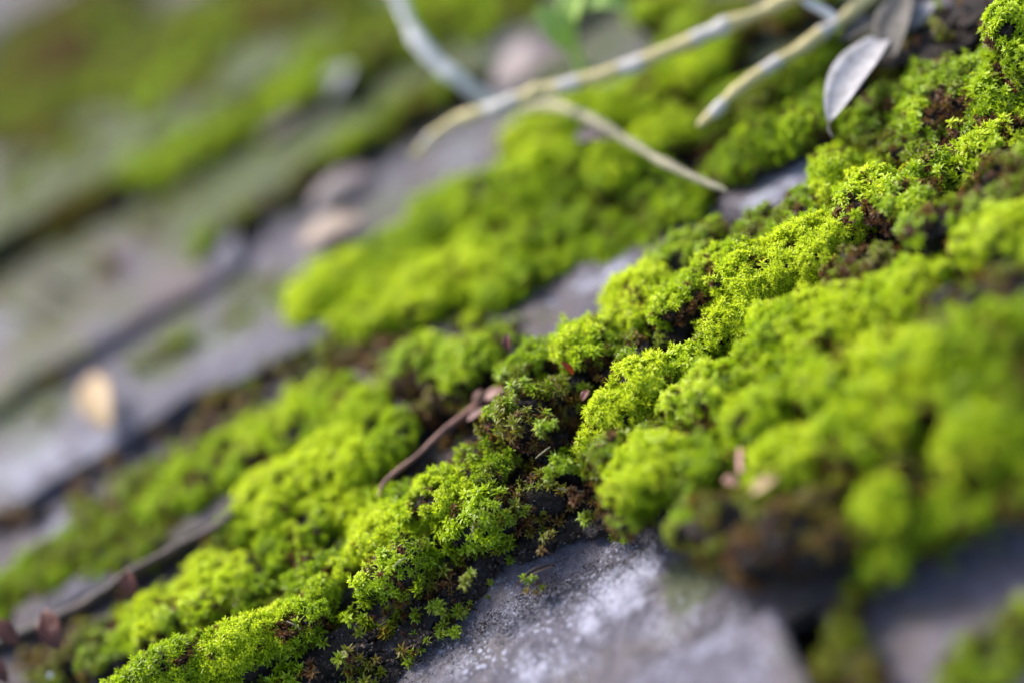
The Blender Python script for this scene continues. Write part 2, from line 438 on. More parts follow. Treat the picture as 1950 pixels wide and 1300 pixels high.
def make_gn():
    ng = bpy.data.node_groups.new('place_shoots', 'GeometryNodeTree')
    ng.interface.new_socket('Geometry', in_out='INPUT', socket_type='NodeSocketGeometry')
    ng.interface.new_socket('Geometry', in_out='OUTPUT', socket_type='NodeSocketGeometry')
    gi = ng.nodes.new('NodeGroupInput'); go = ng.nodes.new('NodeGroupOutput')
    ci = ng.nodes.new('GeometryNodeCollectionInfo'); ci.inputs['Collection'].default_value = pcol
    ci.inputs['Separate Children'].default_value = True; ci.inputs['Reset Children'].default_value = True
    ip = ng.nodes.new('GeometryNodeInstanceOnPoints'); ip.inputs['Pick Instance'].default_value = True
    def na(n, t):
        x = ng.nodes.new('GeometryNodeInputNamedAttribute'); x.data_type = t; x.inputs[0].default_value = n; return x.outputs[0]
    L = ng.links.new
    L(gi.outputs[0], ip.inputs['Points']); L(ci.outputs[0], ip.inputs['Instance'])
    L(na('pick', 'INT'), ip.inputs['Instance Index']); L(na('scl', 'FLOAT'), ip.inputs['Scale'])
    e2r = ng.nodes.new('FunctionNodeEulerToRotation'); L(na('rot', 'FLOAT_VECTOR'), e2r.inputs[0]); L(e2r.outputs[0], ip.inputs['Rotation'])
    L(ip.outputs[0], go.inputs[0])
    return ng
GN = make_gn()

def shoots_stuff(name, pts, rot, scl, tint, pick, parent):
    me = bpy.data.meshes.new(name)
    base = np.array(parent.location) if parent is not None else np.zeros(3)
    me.vertices.add(len(pts)); me.vertices.foreach_set('co', (pts - base).astype(np.float32).ravel())
    a = me.attributes.new('rot', 'FLOAT_VECTOR', 'POINT'); a.data.foreach_set('vector', rot.astype(np.float32).ravel())
    fattr(me, 'scl', scl); fattr(me, 'tint', tint)
    a = me.attributes.new('pick', 'INT', 'POINT'); a.data.foreach_set('value', pick.astype(np.int32))
    me.materials.append(M_LEAF)
    o = bpy.data.objects.new(name, me); COL.objects.link(o)
    if parent is not None: o.parent = parent
    md = o.modifiers.new('shoots', 'NODES'); md.node_group = GN
    o['kind'] = 'stuff'
    return o

# ------------------------------------------------------------------ moss lumps
LUMPS = []
LEFTBACK = ('e', 'k', 'aj', 'ak', 'al', 'am', 'ao', 'ap', 'aq', 'ar', 'as')
SIZES = {'a': .72, 'n': .74, 'p': .64, 'l': .66, 'b': .98, 'c': .82, 'd': .85, 'g': .84, 'h': .92, 'i': .95, 'j': .85, 'o': .95, 's': .86, 'q': .84, 'ac': 1.0, 'ad': 1.0, 'ae': 1.0, 'af': 1.0, 'ag': 1.0, 'x': .85, 'aa': .9, 'z': .85}
NEAR = ('ac', 'ad', 'ae', 'af', 'ag', 'x', 'aa', 'z', 'y')
class Lump: pass
def px_size(depth): return depth * .6 / 1950

def lump(cid, px, py, z, a, b, c, tint, dens=1.0, style='upright', brown=.25, hang=None, rot=0., size=1.0, focus=0, nz=1.0, cb=None, df=.004):
    """z: centre height in mm, None puts the centre in the plane of focus. a, b, c: radii in picture pixels at that depth."""
    L = Lump()
    if z is not None and not cid.startswith('carpet') and cid not in ('soil', 'x', 'ab', 'ag', 'ah', 'ax'):
        c *= .72; b *= 1.22; z -= 1.0
        if cid in LEFTBACK: z -= 2.5
        if cid in ('ac', 'ad', 'ae', 'af'): c *= 1.12; a *= .92; b *= .82
    if size == 1.0: size = SIZES.get(cid, .74 if style == 'upright' else .8)
    if z is None:
        c0 = at_d(px, py, FOCUS + df)
    else:
        c0 = at_z(px, py, z * MM)
    d = depth_of(c0); s = px_size(d)
    L.c = c0; L.r = np.array([a, b, c]) * s; L.depth = d
    L.r = np.maximum(L.r - np.array([.0013, .0013, .0016]), L.r * .55)
    L.cb = (max(c0[2] - (-.010), .003) if cb is None else cb * s)
    L.ang = -PSI + rot; L.tint = tint; L.dens = dens; L.style = style; L.brown = brown; L.size = size; L.cid = cid; L.nz = nz; L.focus = focus
    ca, sa = math.cos(L.ang), math.sin(L.ang)
    L.M = np.array([[ca, -sa, 0], [sa, ca, 0], [0, 0, 1]])
    L.seed = len(LUMPS)
    LUMPS.append(L); return L

def lump_pos(L, D, shrink=0.0):
    r = np.broadcast_to(L.r, D.shape).copy(); low = D[:, 2] < 0; r[low, 2] = L.cb
    base = D * r
    P = L.c + base @ L.M.T
    m = min(L.r[0], L.r[1], L.r[2] * 1.3)
    k1, k2 = min(.007, m * 1.1), min(.0028, m * .5)
    disp = (noise(P, k1, 3) * .36 * m + noise(P, k2, 4) * .55 * k2) * L.nz - shrink
    G = D / (r / m); G /= np.linalg.norm(G, axis=1, keepdims=True)
    return P + (G @ L.M.T) * disp[:, None], G @ L.M.T

_ico = {}
def ico(n):
    if n not in _ico:
        import bmesh
        bm = bmesh.new(); bmesh.ops.create_icosphere(bm, subdivisions=n, radius=1)
        bm.verts.ensure_lookup_table()
        _ico[n] = (np.array([v.co[:] for v in bm.verts]), [[v.index for v in f.verts] for f in bm.faces]); bm.free()
    return _ico[n]

def body(lumps, parent, n):
    D, F = ico(n); V = []; FF = []
    for L in lumps:
        P, _ = lump_pos(L, D, .0008); P = P + noise(P, .0009, 8)[:, None] * .0003
        FF += [[i + len(V) * len(D) for i in f] for f in F]; V.append(P)
    return mesh_obj('soil_mound', np.concatenate(V), FF, M_SOIL, parent)

def inside_any(P, own):
    out = np.zeros(len(P), bool)
    near = np.nonzero(np.linalg.norm(LC - own.c, axis=1) < LR + max(own.r.max(), own.cb) + .001)[0]
    for i in near:
        L = LUMPS[i]
        if L is own: continue
        Q = (P - L.c) @ L.M
        rz = np.where(Q[:, 2] > 0, L.r[2], L.cb)
        q = (Q[:, 0] / L.r[0]) ** 2 + (Q[:, 1] / L.r[1]) ** 2 + (Q[:, 2] / rz) ** 2
        out |= q < .80
    return out

def euler_from_axis(A, spin):
    # rotation taking Z to A after a spin about Z: XYZ euler
    ax, ay, az = A.T
    beta = np.arccos(np.clip(az, -1, 1)); alpha = np.arctan2(ay, ax)
    # R = Rz(alpha) Ry(beta) Rz(spin)
    ca, sa, cb, sb, cs, ss = np.cos(alpha), np.sin(alpha), np.cos(beta), np.sin(beta), np.cos(spin), np.sin(spin)
    r00 = ca * cb * cs - sa * ss; r10 = sa * cb * cs + ca * ss; r20 = -sb * cs
    r21 = sb * ss; r22 = cb
    return np.stack([np.arctan2(r21, r22), np.arcsin(np.clip(-r20, -1, 1)), np.arctan2(r10, r00)], -1)

def scatter(L):
    r = L.r; per = 1.15 * (MM * MM) if L.style != 'upright' else .72 * (MM * MM)
    per *= L.size ** 2
    area = 4 * math.pi * (((r[0] * r[1]) ** 1.6 + (r[0] * max(r[2], L.cb)) ** 1.6 + (r[1] * max(r[2], L.cb)) ** 1.6) / 3) ** (1 / 1.6)
    n = int(area / per) + 4
    D = rng.normal(size=(n * 4, 3)); D /= np.linalg.norm(D, axis=1, keepdims=True)
    rz = np.where(D[:, 2] > 0, r[2], L.cb)
    w = np.sqrt((D[:, 0] * r[1] * rz) ** 2 + (D[:, 1] * r[0] * rz) ** 2 + (D[:, 2] * r[0] * r[1]) ** 2)
    D = D[rng.random(len(D)) < w / w.max()][:n]
    P, N = lump_pos(L, D, .0004)
    # true normal from neighbouring samples, so small humps turn the shoots outwards
    N2 = N + .5 * np.stack([noise(P, .004, 60), noise(P, .004, 61), noise(P, .004, 62)], -1)
    N2 /= np.linalg.norm(N2, axis=1, keepdims=True)
    keep = ~inside_any(P, L)
    hgt = (P[:, 2] - L.c[2]) / r[2]
    # how much moss: full on top, thinning down the flank, none below
    cover = L.dens * np.clip(1.15 + hgt * 1.1, 0.10, 1.0)
    if L.cid in ('p', 'n', 'l', 'a', 'x'): cover = cover * np.where(hgt > -.3, 1.25, 1.0)
    cl = noise(P, .0032, 12) * .5 + .5; cl2 = noise(P, .009, 13) * .5 + .5
    mask = (cl * .6 + cl2 * .4)
    msort = np.sort(mask); rank = np.searchsorted(msort, mask) / len(mask)
    keep &= (rank < .12 + .83 * cover) & (rng.random(len(P)) < np.clip(cover * 1.2 + .1, 0, 1))
    keep &= P[:, 2] > -.0115
    keep &= ~((hgt < -.55) & (rng.random(len(P)) < .6))
    P, N2, hgt = P[keep], N2[keep], hgt[keep]
    n = len(P)
    A = N2 + np.array([0, 0, .35]) + rng.normal(0, .27, (n, 3)); A /= np.linalg.norm(A, axis=1, keepdims=True)
    rot = euler_from_axis(A, rng.uniform(0, 6.28, n))
    tint = L.tint + noise(P, .020, 40) * .18 + noise(P, .011, 20) * .11 + noise(P, .0035, 21) * .08 + rng.normal(0, .05, n)
    tint += np.clip(hgt, -1, .5) * .24 - .01
    bn = noise(P, .007, 22) * .5 + .5; bn2 = noise(P, .0022, 23) * .5 + .5
    bv = bn * .7 + bn2 * .3 + rng.normal(0, .06, n) - np.clip(hgt, -1, 1) * .12
    wide = noise(P, .013, 41) * .6 + noise(P, .0045, 42) * .4 - np.clip(hgt, -1, 1) * .25
    isb = (wide > (.56 if L.brown < .12 else .40)) & (rng.random(n) < .85) | (bv > (np.quantile(bv, 1 - min(.95, L.brown * .85 + .05)) if n > 3 else 9))
    tint = np.where(isb, rng.uniform(.03, .26, n) if L.cid not in ('ab', 'w', 'k') else rng.uniform(.0, .10, n) + .24 * (rng.random(n) < .25), tint)
    tint = np.clip(tint, 0.02, .99)
    scl = L.size * np.clip(rng.normal(1, .25, n), .55, 1.8) * (1 - .2 * isb)
    st = IDX[L.style]
    pick = rng.choice(st, n)
    other = rng.random(n) < .2; pick = np.where(other, rng.choice([0, 2, 4, 5], n), pick)
    pick = np.where(isb & (rng.random(n) < .6), rng.choice([7, 8], n), pick)
    return P, rot, scl, tint, pick

CUSH = {}
def cushion(cid, label): CUSH[cid] = label

def add_knobs():
    for L in list(LUMPS):
        if L.cid.startswith('carpet') or L.cid == 'soil' or L.r[0] < .004: continue
        k = 5 if L.focus == 0 else 4
        if L.cid in NEAR: k = 9
        for i in range(k):
            d = rng.normal(size=3); d[2] = abs(d[2]) * .8 + .05; d /= np.linalg.norm(d)
            if i == 0: d[2] *= -.3
            K = Lump(); K.__dict__.update(L.__dict__)
            f = rng.uniform(.30, .52) if L.cid not in NEAR else rng.uniform(.2, .5)
            K.r = np.array([L.r[0] * f * rng.uniform(.8, 1.3), L.r[1] * f, L.r[2] * f * rng.uniform(.8, 1.1)])
            K.r = np.maximum(K.r, .0018); K.cb = min(float(K.r[2]) * 1.1, L.cb)
            K.c = L.c + (d * L.r * .86) @ L.M.T
            K.tint = L.tint + rng.normal(0, .09); K.brown = float(np.clip(L.brown * rng.uniform(.3, 1.7), 0, .95)); K.focus = 0; K.seed = len(LUMPS)
            LUMPS.append(K)

def build_cushions():
    add_knobs()
    global LC, LR
    LC = np.array([L.c for L in LUMPS]); LR = np.array([max(L.r.max(), L.cb) for L in LUMPS])
    order = []
    for L in LUMPS:
        if L.cid not in order: order.append(L.cid)
    total = 0
    for cid in order:
        Ls = [L for L in LUMPS if L.cid == cid]
        label = CUSH[cid]; carpet = cid.startswith('carpet')
        data = [scatter(L) for L in Ls]
        P, rot, scl, tint, pick = [np.concatenate([d[i] for d in data]) for i in range(5)]
        total += len(P)
        cen = np.mean([L.c for L in Ls], axis=0); cen[2] = -.008
        foc = max(L.focus for L in Ls)
        root = empty('moss_carpet' if carpet else 'moss_cushion', cen, label, 'moss')
        if not carpet: root['group'] = 'moss cushions on the slates'
        body(Ls, root, 2 if carpet else 3)
        ind = np.array([], int)
        if foc:
            dd = np.abs((P - CAM) @ f_ - FOCUS)
            vis = P[:, 2] > -.011
            score = dd + np.where(vis, 0, 1)
            ind = np.argsort(score)[:min(foc, 295)]
        rest = np.ones(len(P), bool); rest[ind] = False
        for i in ind:
            o = bpy.data.objects.new('shoot', PROTO[int(pick[i])]); COL.objects.link(o); o.parent = root
            o.location = Vector((P[i] - cen).tolist()); o.rotation_euler = rot[i].tolist(); o.scale = (scl[i],) * 3
            o['tint'] = float(tint[i])
        if rest.any():
            shoots_stuff('shoot_mat', P[rest], rot[rest], scl[rest], tint[rest], pick[rest], root)
    print('shoots', total, 'cushions', len(order))

# --- the cushions, read from the photograph ------------------------------------------------
# lower left, in focus
cushion('a', 'bright lime fringe of dense moss running out of the bottom left edge in sharp focus')
lump('a', 300, 1300, None, 120, 60, 55, .80, focus=200); lump('a', 430, 1240, None, 110, 55, 50, .80, focus=200); lump('a', 545, 1200, None, 85, 55, 52, .72, focus=1, brown=.35)
cushion('b', 'sparse green moss patch on black soil just left of the slate edge at the bottom')
lump('b', 640, 1235, None, 95, 60, 45, .55, .4, 'star', .4, focus=260); lump('b', 760, 1200, None, 110, 70, 35, .55, .42, 'star', .4, focus=1); lump('b', 560, 1290, None, 100, 60, 36, .6, .5, 'star', .4); lump('b', 690, 1275, -9, 90, 50, 22, .6, .42, 'star')
cushion('c', 'round yellow green cushion with a brown underside, left of the bare slate')
lump('c', 760, 1085, None, 88, 60, 58, .62, 1, 'star', .38, focus=290, cb=55)
cushion('d', 'small dark brown cushion of dry shoots right of the round yellow green one')
lump('d', 858, 1110, None, 52, 40, 42, .34, .6, 'star', .8, focus=200, cb=50)
cushion('e', 'blurred lime strip sloping behind the bottom fringe of moss')
lump('e', 400, 1130, 4, 100, 70, 60, .82); lump('e', 290, 1190, 4, 80, 60, 50, .74); lump('e', 480, 1120, 3, 60, 50, 45, .5); lump('e', 600, 1110, 2, 75, 55, 45, .62, brown=.35); lump('e', 520, 1160, 0, 80, 55, 30, .5, .6)
cushion('f', 'long lime cushion rising from the middle bottom towards the dark hollow')
lump('f', 750, 1000, 0, 95, 65, 58, .82, focus=1); lump('f', 850, 935, 3, 85, 55, 50, .76, .9); lump('f', 930, 890, 3, 60, 50, 55, .6, .8, brown=.4); lump('f', 690, 1060, -3, 60, 50, 30, .6, .6)
cushion('g', 'olive yellow cushion of star shaped shoots overhanging the dark cave')
lump('g', 935, 990, None, 102, 64, 66, .56, 1, 'star', .38, focus=290, cb=52)
cushion('h', 'sparse green shoots on the black lump above the dark cave')
lump('h', 1025, 950, None, 70, 55, 62, .44, .45, 'star', .5, focus=220, cb=62)
cushion('i', 'upright mound of green star moss over dark soil in the centre of the picture')
lump('i', 1005, 800, None, 78, 60, 80, .50, .72, 'star', .5, focus=290, df=.007); lump('i', 1075, 770, None, 70, 55, 70, .48, .55, 'star', .6, focus=1, df=.012); lump('i', 960, 830, None, 55, 45, 60, .5, .7, 'star', .5, df=.010); lump('i', 1040, 855, None, 66, 42, 56, .34, .4, 'star', .8, df=.010)
cushion('j', 'low ring of lime moss around the small red leaf tip')
lump('j', 1000, 705, 8, 55, 45, 38, .66); lump('j', 1110, 660, 8, 60, 50, 45, .72); lump('j', 1060, 700, 5, 60, 50, 35, .55, .8); lump('j', 1190, 690, 5, 75, 55, 45, .48, .7, 'star', .5, focus=150)
cushion('k', 'blurred olive cushion with a brown hollow left of centre')
lump('k', 800, 700, 8, 75, 60, 55, .66, 1, 'star', .4); lump('k', 880, 690, 8, 70, 55, 48, .70, 1, 'star', .3); lump('k', 850, 745, 5, 70, 52, 52, .3, .8, 'star', .9); lump('k', 960, 660, 4, 60, 50, 40, .42, .8, brown=.6)
cushion('l', 'rounded bright lime cushion just right of the centre in front of a bare slate')
lump('l', 1215, 570, 6, 74, 60, 58, .88, focus=200, brown=.12); lump('l', 1190, 620, 3, 55, 45, 45, .5, .9, 'star', .6)
cushion('m', 'olive moss saddle between the rounded lime cushion and the largest bright one')
lump('m', 1300, 570, 7, 62, 50, 50, .62, brown=.3, focus=200); lump('m', 1380, 510, 8, 70, 50, 52, .76, brown=.2); lump('m', 1270, 640, 2, 65, 50, 42, .42, .6, 'star', .5)
lump('t', 1290, 500, 4, 66, 46, 40, .46, .8, 'star', .4); lump('t', 1350, 475, 4, 62, 46, 40, .50, .8, 'star', .35); lump('t', 1240, 520, 3, 44, 40, 30, .44, .7, 'star', .5); lump('t', 1400, 470, 4, 60, 44, 32, .48, .8, 'star', .4); lump('t', 1460, 440, 4, 60, 44, 30, .46, .8, 'star', .4); lump('t', 1530, 405, 5, 60, 44, 34, .5, .8, 'star', .4)
cushion('n', 'narrow pale lime ridge in sharp focus leading down to the star tufts')
lump('n', 1235, 730, None, 70, 54, 60, .99, focus=290, brown=.05, df=.001); lump('n', 1185, 795, None, 66, 50, 60, .99, brown=.05, df=.001); lump('n', 1128, 850, None, 44, 38, 44, .99, brown=.1, df=.001); lump('n', 1310, 690, None, 48, 40, 36, .74, 1, 'star', brown=.2, df=.001)
cushion('o', 'small yellow green tuft hanging at the lower tip of the pale ridge')
lump('o', 1085, 895, None, 38, 32, 38, .72, .8, 'star', .25, focus=120, cb=45); lump('o', 1100, 950, None, 34, 30, 34, .22, .6, 'dry', .9, cb=40)
cushion('p', 'largest bright lime dome of fine spiky moss in sharp focus')
lump('p', 1530, 490, None, 118, 75, 72, .95, focus=295, brown=.04); lump('p', 1440, 550, None, 72, 60, 60, .92, brown=.05); lump('p', 1400, 620, None, 76, 60, 62, .88, brown=.08); lump('p', 1615, 455, None, 78, 60, 50, .84, brown=.15); lump('p', 1480, 620, 9, 60, 50, 46, .76, brown=.15)
cushion('q', 'orange brown patch of dying moss right of the largest bright dome')
lump('q', 1710, 475, None, 105, 62, 56, .34, .8, 'star', .97, focus=200, df=.001); lump('q', 1640, 520, 8, 80, 54, 44, .38, .9, 'star', .9); lump('q', 1780, 430, 11, 60, 45, 42, .48, .8, 'star', .8)
cushion('r', 'vivid green blurred cushion below the orange brown patch')
lump('r', 1600, 600, 8, 92, 62, 50, .80, brown=.1); lump('r', 1720, 560, 8, 95, 62, 50, .74, brown=.1); lump('r', 1540, 640, 6, 55, 45, 40, .68); lump('r', 1770, 600, 5, 60, 45, 40, .45, .8, brown=.4)
cushion('s', 'long green mossy bank with brown gaps at the right edge, in focus')
lump('s', 1860, 300, None, 110, 80, 66, .68, 1, 'star', .55, focus=295); lump('s', 1760, 350, None, 85, 60, 48, .62, 1, 'star', .5); lump('s', 1930, 250, None, 90, 70, 60, .76, 1, 'star', .3); lump('s', 1900, 370, 10, 85, 55, 40, .36, .7, 'star', .7); lump('s', 1960, 330, 10, 80, 60, 50, .34, .8, 'star', .7)
cushion('t', 'green cushion behind the largest dome at the foot of the lavender slate')
lump('t', 1650, 380, 8, 80, 55, 46, .66, 1, 'star', .25); lump('t', 1575, 445, 6, 76, 48, 34, .68, brown=.2); lump('t', 1480, 485, 5, 56, 42, 30, .62, brown=.3); lump('t', 1710, 400, 8, 70, 50, 40, .5, 1, 'star', .5)
cushion('u', 'soft round olive dome against the upper end of the lavender slate')
lump('u', 1590, 340, 6, 58, 52, 52, .62, brown=.15); lump('u', 1660, 340, 5, 50, 45, 40, .6)
cushion('v', 'green cushion right of the orange seed scale at the right edge')
lump('v', 1900, 440, 9, 95, 66, 60, .72, 1, 'star', .2); lump('v', 1845, 495, 6, 70, 50, 36, .42, .8, 'star', .7); lump('v', 1960, 470, 7, 70, 60, 60, .62, 1, 'star', .3)
cushion('w', 'dark brown thin moss above the pale slate edge at the right')
lump('w', 1830, 590, 11, 105, 60, 50, .30, .5, 'star', .7); lump('w', 1900, 570, 12, 100, 60, 50, .26, .5, 'star', .8); lump('w', 1940, 540, 5, 70, 50, 36, .3, .5, 'star', .7)
# near, blurred, lower right
cushion('x', 'blurred lime knob overhanging the white lichen slate')
lump('x', 1240, 905, 3, 92, 66, 68, .90, brown=.1, cb=60); lump('x', 1175, 880, 1, 62, 50, 60, .56, 1, 'star', .45, focus=120, cb=60); lump('x', 1180, 950, -1, 50, 40, 50, .35, .9, 'star', .7, cb=45); lump('x', 1330, 900, 3, 70, 50, 50, .68, cb=50); lump('x', 1205, 985, -2, 55, 40, 36, .5, 1, brown=.4, cb=30)
cushion('y', 'yellow green tufts in a loose row in front of the pale ridge')
lump('y', 1312, 778, 4, 62, 48, 42, .72, 1, 'star', brown=.25, focus=200); lump('y', 1370, 740, 6, 66, 50, 44, .76, 1, 'star', brown=.2); lump('y', 1440, 700, 6, 66, 50, 40, .74, brown=.2); lump('y', 1330, 820, 3, 60, 45, 30, .36, .7, 'star', .6); lump('y', 1250, 840, 3, 50, 40, 30, .55, 1, 'star', .5)
cushion('z', 'bright curled green cushion above the pink stalk')
lump('z', 1440, 790, 8, 58, 44, 44, .82, brown=.1); lump('z', 1410, 840, 5, 40, 34, 36, .74, brown=.1); lump('z', 1500, 760, 6, 60, 44, 36, .68)
cushion('aa', 'lime green moss slope around the tan chip')
lump('aa', 1500, 870, 6, 72, 56, 46, .84, brown=.12); lump('aa', 1430, 920, 1, 66, 50, 34, .62); lump('aa', 1560, 850, 5, 55, 45, 40, .66); lump('aa', 1510, 930, 2, 66, 44, 34, .70)
cushion('ab', 'blurred brown and olive mound hanging over the rounded slate corner')
lump('ab', 1400, 1000, 1, 115, 68, 78, .36, .7, 'star', .75, cb=70); lump('ab', 1500, 1040, 0, 135, 76, 96, .24, .6, 'star', .9, cb=75); lump('ab', 1330, 990, 0, 66, 50, 56, .52, 1, 'star', .4, cb=55); lump('ab', 1480, 970, 2, 85, 60, 52, .50, 1, 'star', .5); lump('ab', 1600, 1040, -2, 76, 62, 76, .20, .5, 'star', .9, cb=60)
cushion('ac', 'broad lime bank out of focus right of the tan chip')
lump('ac', 1650, 830, 6, 105, 75, 76, 0.68, brown=0.30); lump('ac', 1660, 900, 1, 105, 66, 64, 0.62, brown=0.37); lump('ac', 1720, 760, 8, 90, 66, 56, 0.58, brown=0.37); lump('ac', 1570, 910, 0, 60, 50, 45, 0.52, brown=0.37)
cushion('ad', 'lime moss swell above the broad bank, blurred')
lump('ad', 1590, 735, 8, 80, 60, 52, 0.72, brown=0.22); lump('ad', 1660, 700, 8, 90, 60, 50, 0.64, brown=0.27); lump('ad', 1530, 700, 6, 66, 50, 40, 0.62, brown=0.37)
cushion('ae', 'green moss ridge along the right edge below the pale slate edge')
lump('ae', 1790, 670, 10, 100, 66, 56, 0.59, brown=0.27); lump('ae', 1900, 640, 11, 95, 66, 60, 0.57, brown=0.27); lump('ae', 1850, 740, 7, 95, 60, 50, 0.39, brown=0.47); lump('ae', 1960, 720, 7, 90, 60, 60, 0.43, brown=0.42)
cushion('af', 'lime cushion out of focus at the right edge above the dark gap')
lump('af', 1860, 860, 5, 90, 66, 76, 0.68, brown=0.22); lump('af', 1800, 900, 0, 60, 50, 60, 0.54, brown=0.32); lump('af', 1940, 820, 4, 80, 60, 60, 0.50, brown=0.42); lump('af', 1760, 870, -2, 60, 50, 50, 0.24, .8, brown=0.72)
cushion('ag', 'green strip of moss hanging above the lower right slate')
lump('ag', 1690, 988, 1, 66, 55, 66, 0.62, brown=0.30); lump('ag', 1700, 1063, -6, 66, 50, 62, 0.72, brown=0.17, cb=52); lump('ag', 1790, 998, -4, 80, 55, 60, 0.58, brown=0.35, cb=55); lump('ag', 1880, 958, -2, 90, 60, 56, 0.56, brown=0.35, cb=55); lump('ag', 1960, 928, -1, 80, 55, 56, 0.52, brown=0.35, cb=55); lump('ag', 1720, 938, 1, 70, 50, 45, 0.26, .8, brown=0.65)
cushion('ah', 'two green tufts in the joint between the bottom slates')
lump('ah', 1615, 1220, -8, 40, 44, 38, .50, brown=.1, cb=40); lump('ah', 1590, 1280, -8, 46, 42, 34, .46, brown=.3, cb=40); lump('ah', 1620, 1150, -8, 50, 46, 30, .42, .7, brown=.4, cb=30); lump('ah', 1660, 1290, -8, 60, 46, 30, .4, .7, brown=.4, cb=30)
cushion('ai', 'dull green moss smear in the bottom right corner')
lump('ai', 1900, 1230, -9, 80, 60, 26, .50, .6, brown=.3, cb=20); lump('ai', 1960, 1190, -9, 70, 60, 26, .5, .6, brown=.3, cb=20); lump('ai', 1850, 1290, -9, 80, 60, 26, .42, .6, brown=.3, cb=20)
# left middle, blurred strips
cushion('aj', 'blurred bright lime hump below the red brown stick on the left')
lump('aj', 640, 870, 6, 85, 60, 58, .94, brown=.0); lump('aj', 720, 850, 5, 85, 60, 52, .84, brown=.05); lump('aj', 690, 790, 6, 70, 60, 50, .80, brown=.1)
cushion('ak', 'blurred yellow green hump left of the brightest one')
lump('ak', 525, 935, 6, 76, 60, 56, .86, brown=.1); lump('ak', 600, 960, 3, 95, 60, 44, .76, brown=.2); lump('ak', 560, 1030, 2, 90, 60, 48, .66, brown=.35); lump('ak', 470, 990, 3, 60, 50, 42, .7); lump('ak', 660, 950, 2, 80, 60, 40, .72, brown=.2)
cushion('al', 'out of focus green strip between the bare slates and the dark stick')
lump('al', 430, 880, 4, 85, 60, 40, 0.66, brown=0.30); lump('al', 500, 840, 4, 80, 60, 40, 0.68, brown=0.30); lump('al', 580, 800, 4, 85, 60, 45, 0.68, brown=0.30); lump('al', 330, 940, 3, 90, 60, 36, 0.56, brown=0.30); lump('al', 400, 960, 2, 66, 46, 30, 0.49, brown=0.30); lump('al', 250, 990, 2, 70, 50, 30, 0.44, .8, brown=0.30); lump('al', 620, 770, 4, 70, 50, 36, 0.54, brown=0.30)
cushion('am', 'dim green moss ledge at the left edge under the slates')
lump('am', 180, 1050, 2, 90, 55, 34, 0.46, .9, brown=0.30); lump('am', 80, 1130, 2, 90, 55, 36, 0.50, .9, brown=0.30); lump('am', 10, 1170, 2, 80, 55, 36, 0.50, .9, brown=0.30); lump('am', 130, 1110, 1, 80, 55, 30, 0.44, .8, brown=0.30)
lump('al', 200, 1020, 4, 80, 56, 36, 0.54, brown=0.30); lump('al', 290, 980, 4, 80, 56, 40, 0.60, brown=0.30); lump('al', 370, 920, 6, 90, 60, 44, 0.66, brown=0.30); lump('al', 460, 870, 6, 90, 60, 46, 0.68, brown=0.30); lump('al', 540, 830, 6, 80, 56, 44, 0.68, brown=0.30); lump('al', 640, 790, 6, 70, 56, 44, 0.66, brown=0.30)
lump('am', 60, 1110, 4, 90, 60, 40, 0.50, brown=0.30); lump('am', 130, 1070, 4, 90, 60, 40, 0.52, brown=0.30); lump('am', 0, 1150, 4, 90, 60, 40, 0.49, brown=0.30); lump('am', 220, 1060, 3, 70, 50, 34, 0.46, brown=0.30); lump('am', 300, 1030, 3, 60, 44, 30, 0.44, brown=0.30)
cushion('an', 'dark thin moss below the dark stick in the bottom left corner')
lump('an', 220, 1235, 0, 80, 60, 40, .5, .8, 'star', .4); lump('an', 320, 1180, 2, 70, 50, 40, .62, .9, 'star', .3); lump('an', 150, 1250, -1, 100, 60, 40, .38, .7, 'star', .5); lump('an', 60, 1290, -4, 90, 60, 32, .34, .5, 'star', .5); lump('an', 250, 1200, -3, 66, 50, 36, .45, .7, 'star', .4)
cushion('ao', 'yellow green blurred ridge in the middle left ending in a rounded nose')
lump('ao', 620, 560, 8, 75, 60, 56, .80, brown=.1); lump('ao', 700, 520, 8, 90, 60, 52, .82, brown=.1); lump('ao', 790, 460, 8, 90, 60, 48, .78, brown=.1); lump('ao', 560, 600, 4, 50, 50, 44, .55, brown=.3)
cushion('ap', 'second yellow green blurred ridge in front of the first one')
lump('ap', 720, 590, 7, 80, 60, 50, .82, brown=.12); lump('ap', 810, 550, 8, 85, 60, 52, .88, brown=.08); lump('ap', 890, 520, 7, 75, 60, 48, .82, brown=.1); lump('ap', 850, 590, 3, 80, 50, 36, .38, .8, 'star', .6); lump('ap', 960, 540, 6, 66, 50, 44, .66); lump('ap', 760, 640, 3, 66, 50, 36, .5, 1, 'star', .5); lump('ap', 900, 630, 2, 66, 45, 26, .32, .7, 'star', .6); lump('ap', 940, 590, 3, 66, 45, 30, .5, .8)
cushion('aq', 'large blurred green swell above the two yellow green ridges')
lump('aq', 870, 400, 8, 95, 66, 52, .72); lump('aq', 960, 370, 8, 95, 66, 58, .74, brown=.12); lump('aq', 1050, 330, 9, 90, 66, 60, .76, brown=.1); lump('aq', 960, 450, 6, 95, 66, 50, .72); lump('aq', 1060, 420, 6, 85, 60, 50, .56, brown=.35); lump('aq', 870, 470, 5, 80, 60, 45, .70)
cushion('ar', 'bright yellow green blurred bump where the thin stalk ends its bend')
lump('ar', 1180, 320, 10, 66, 55, 55, .88, brown=.05); lump('ar', 1240, 350, 7, 66, 52, 50, .58, brown=.3); lump('ar', 1120, 370, 6, 70, 55, 50, .62, brown=.3); lump('ar', 1160, 400, 4, 66, 50, 38, .45, brown=.5)
cushion('as', 'vivid green blurred bump at the end of the thin stalk')
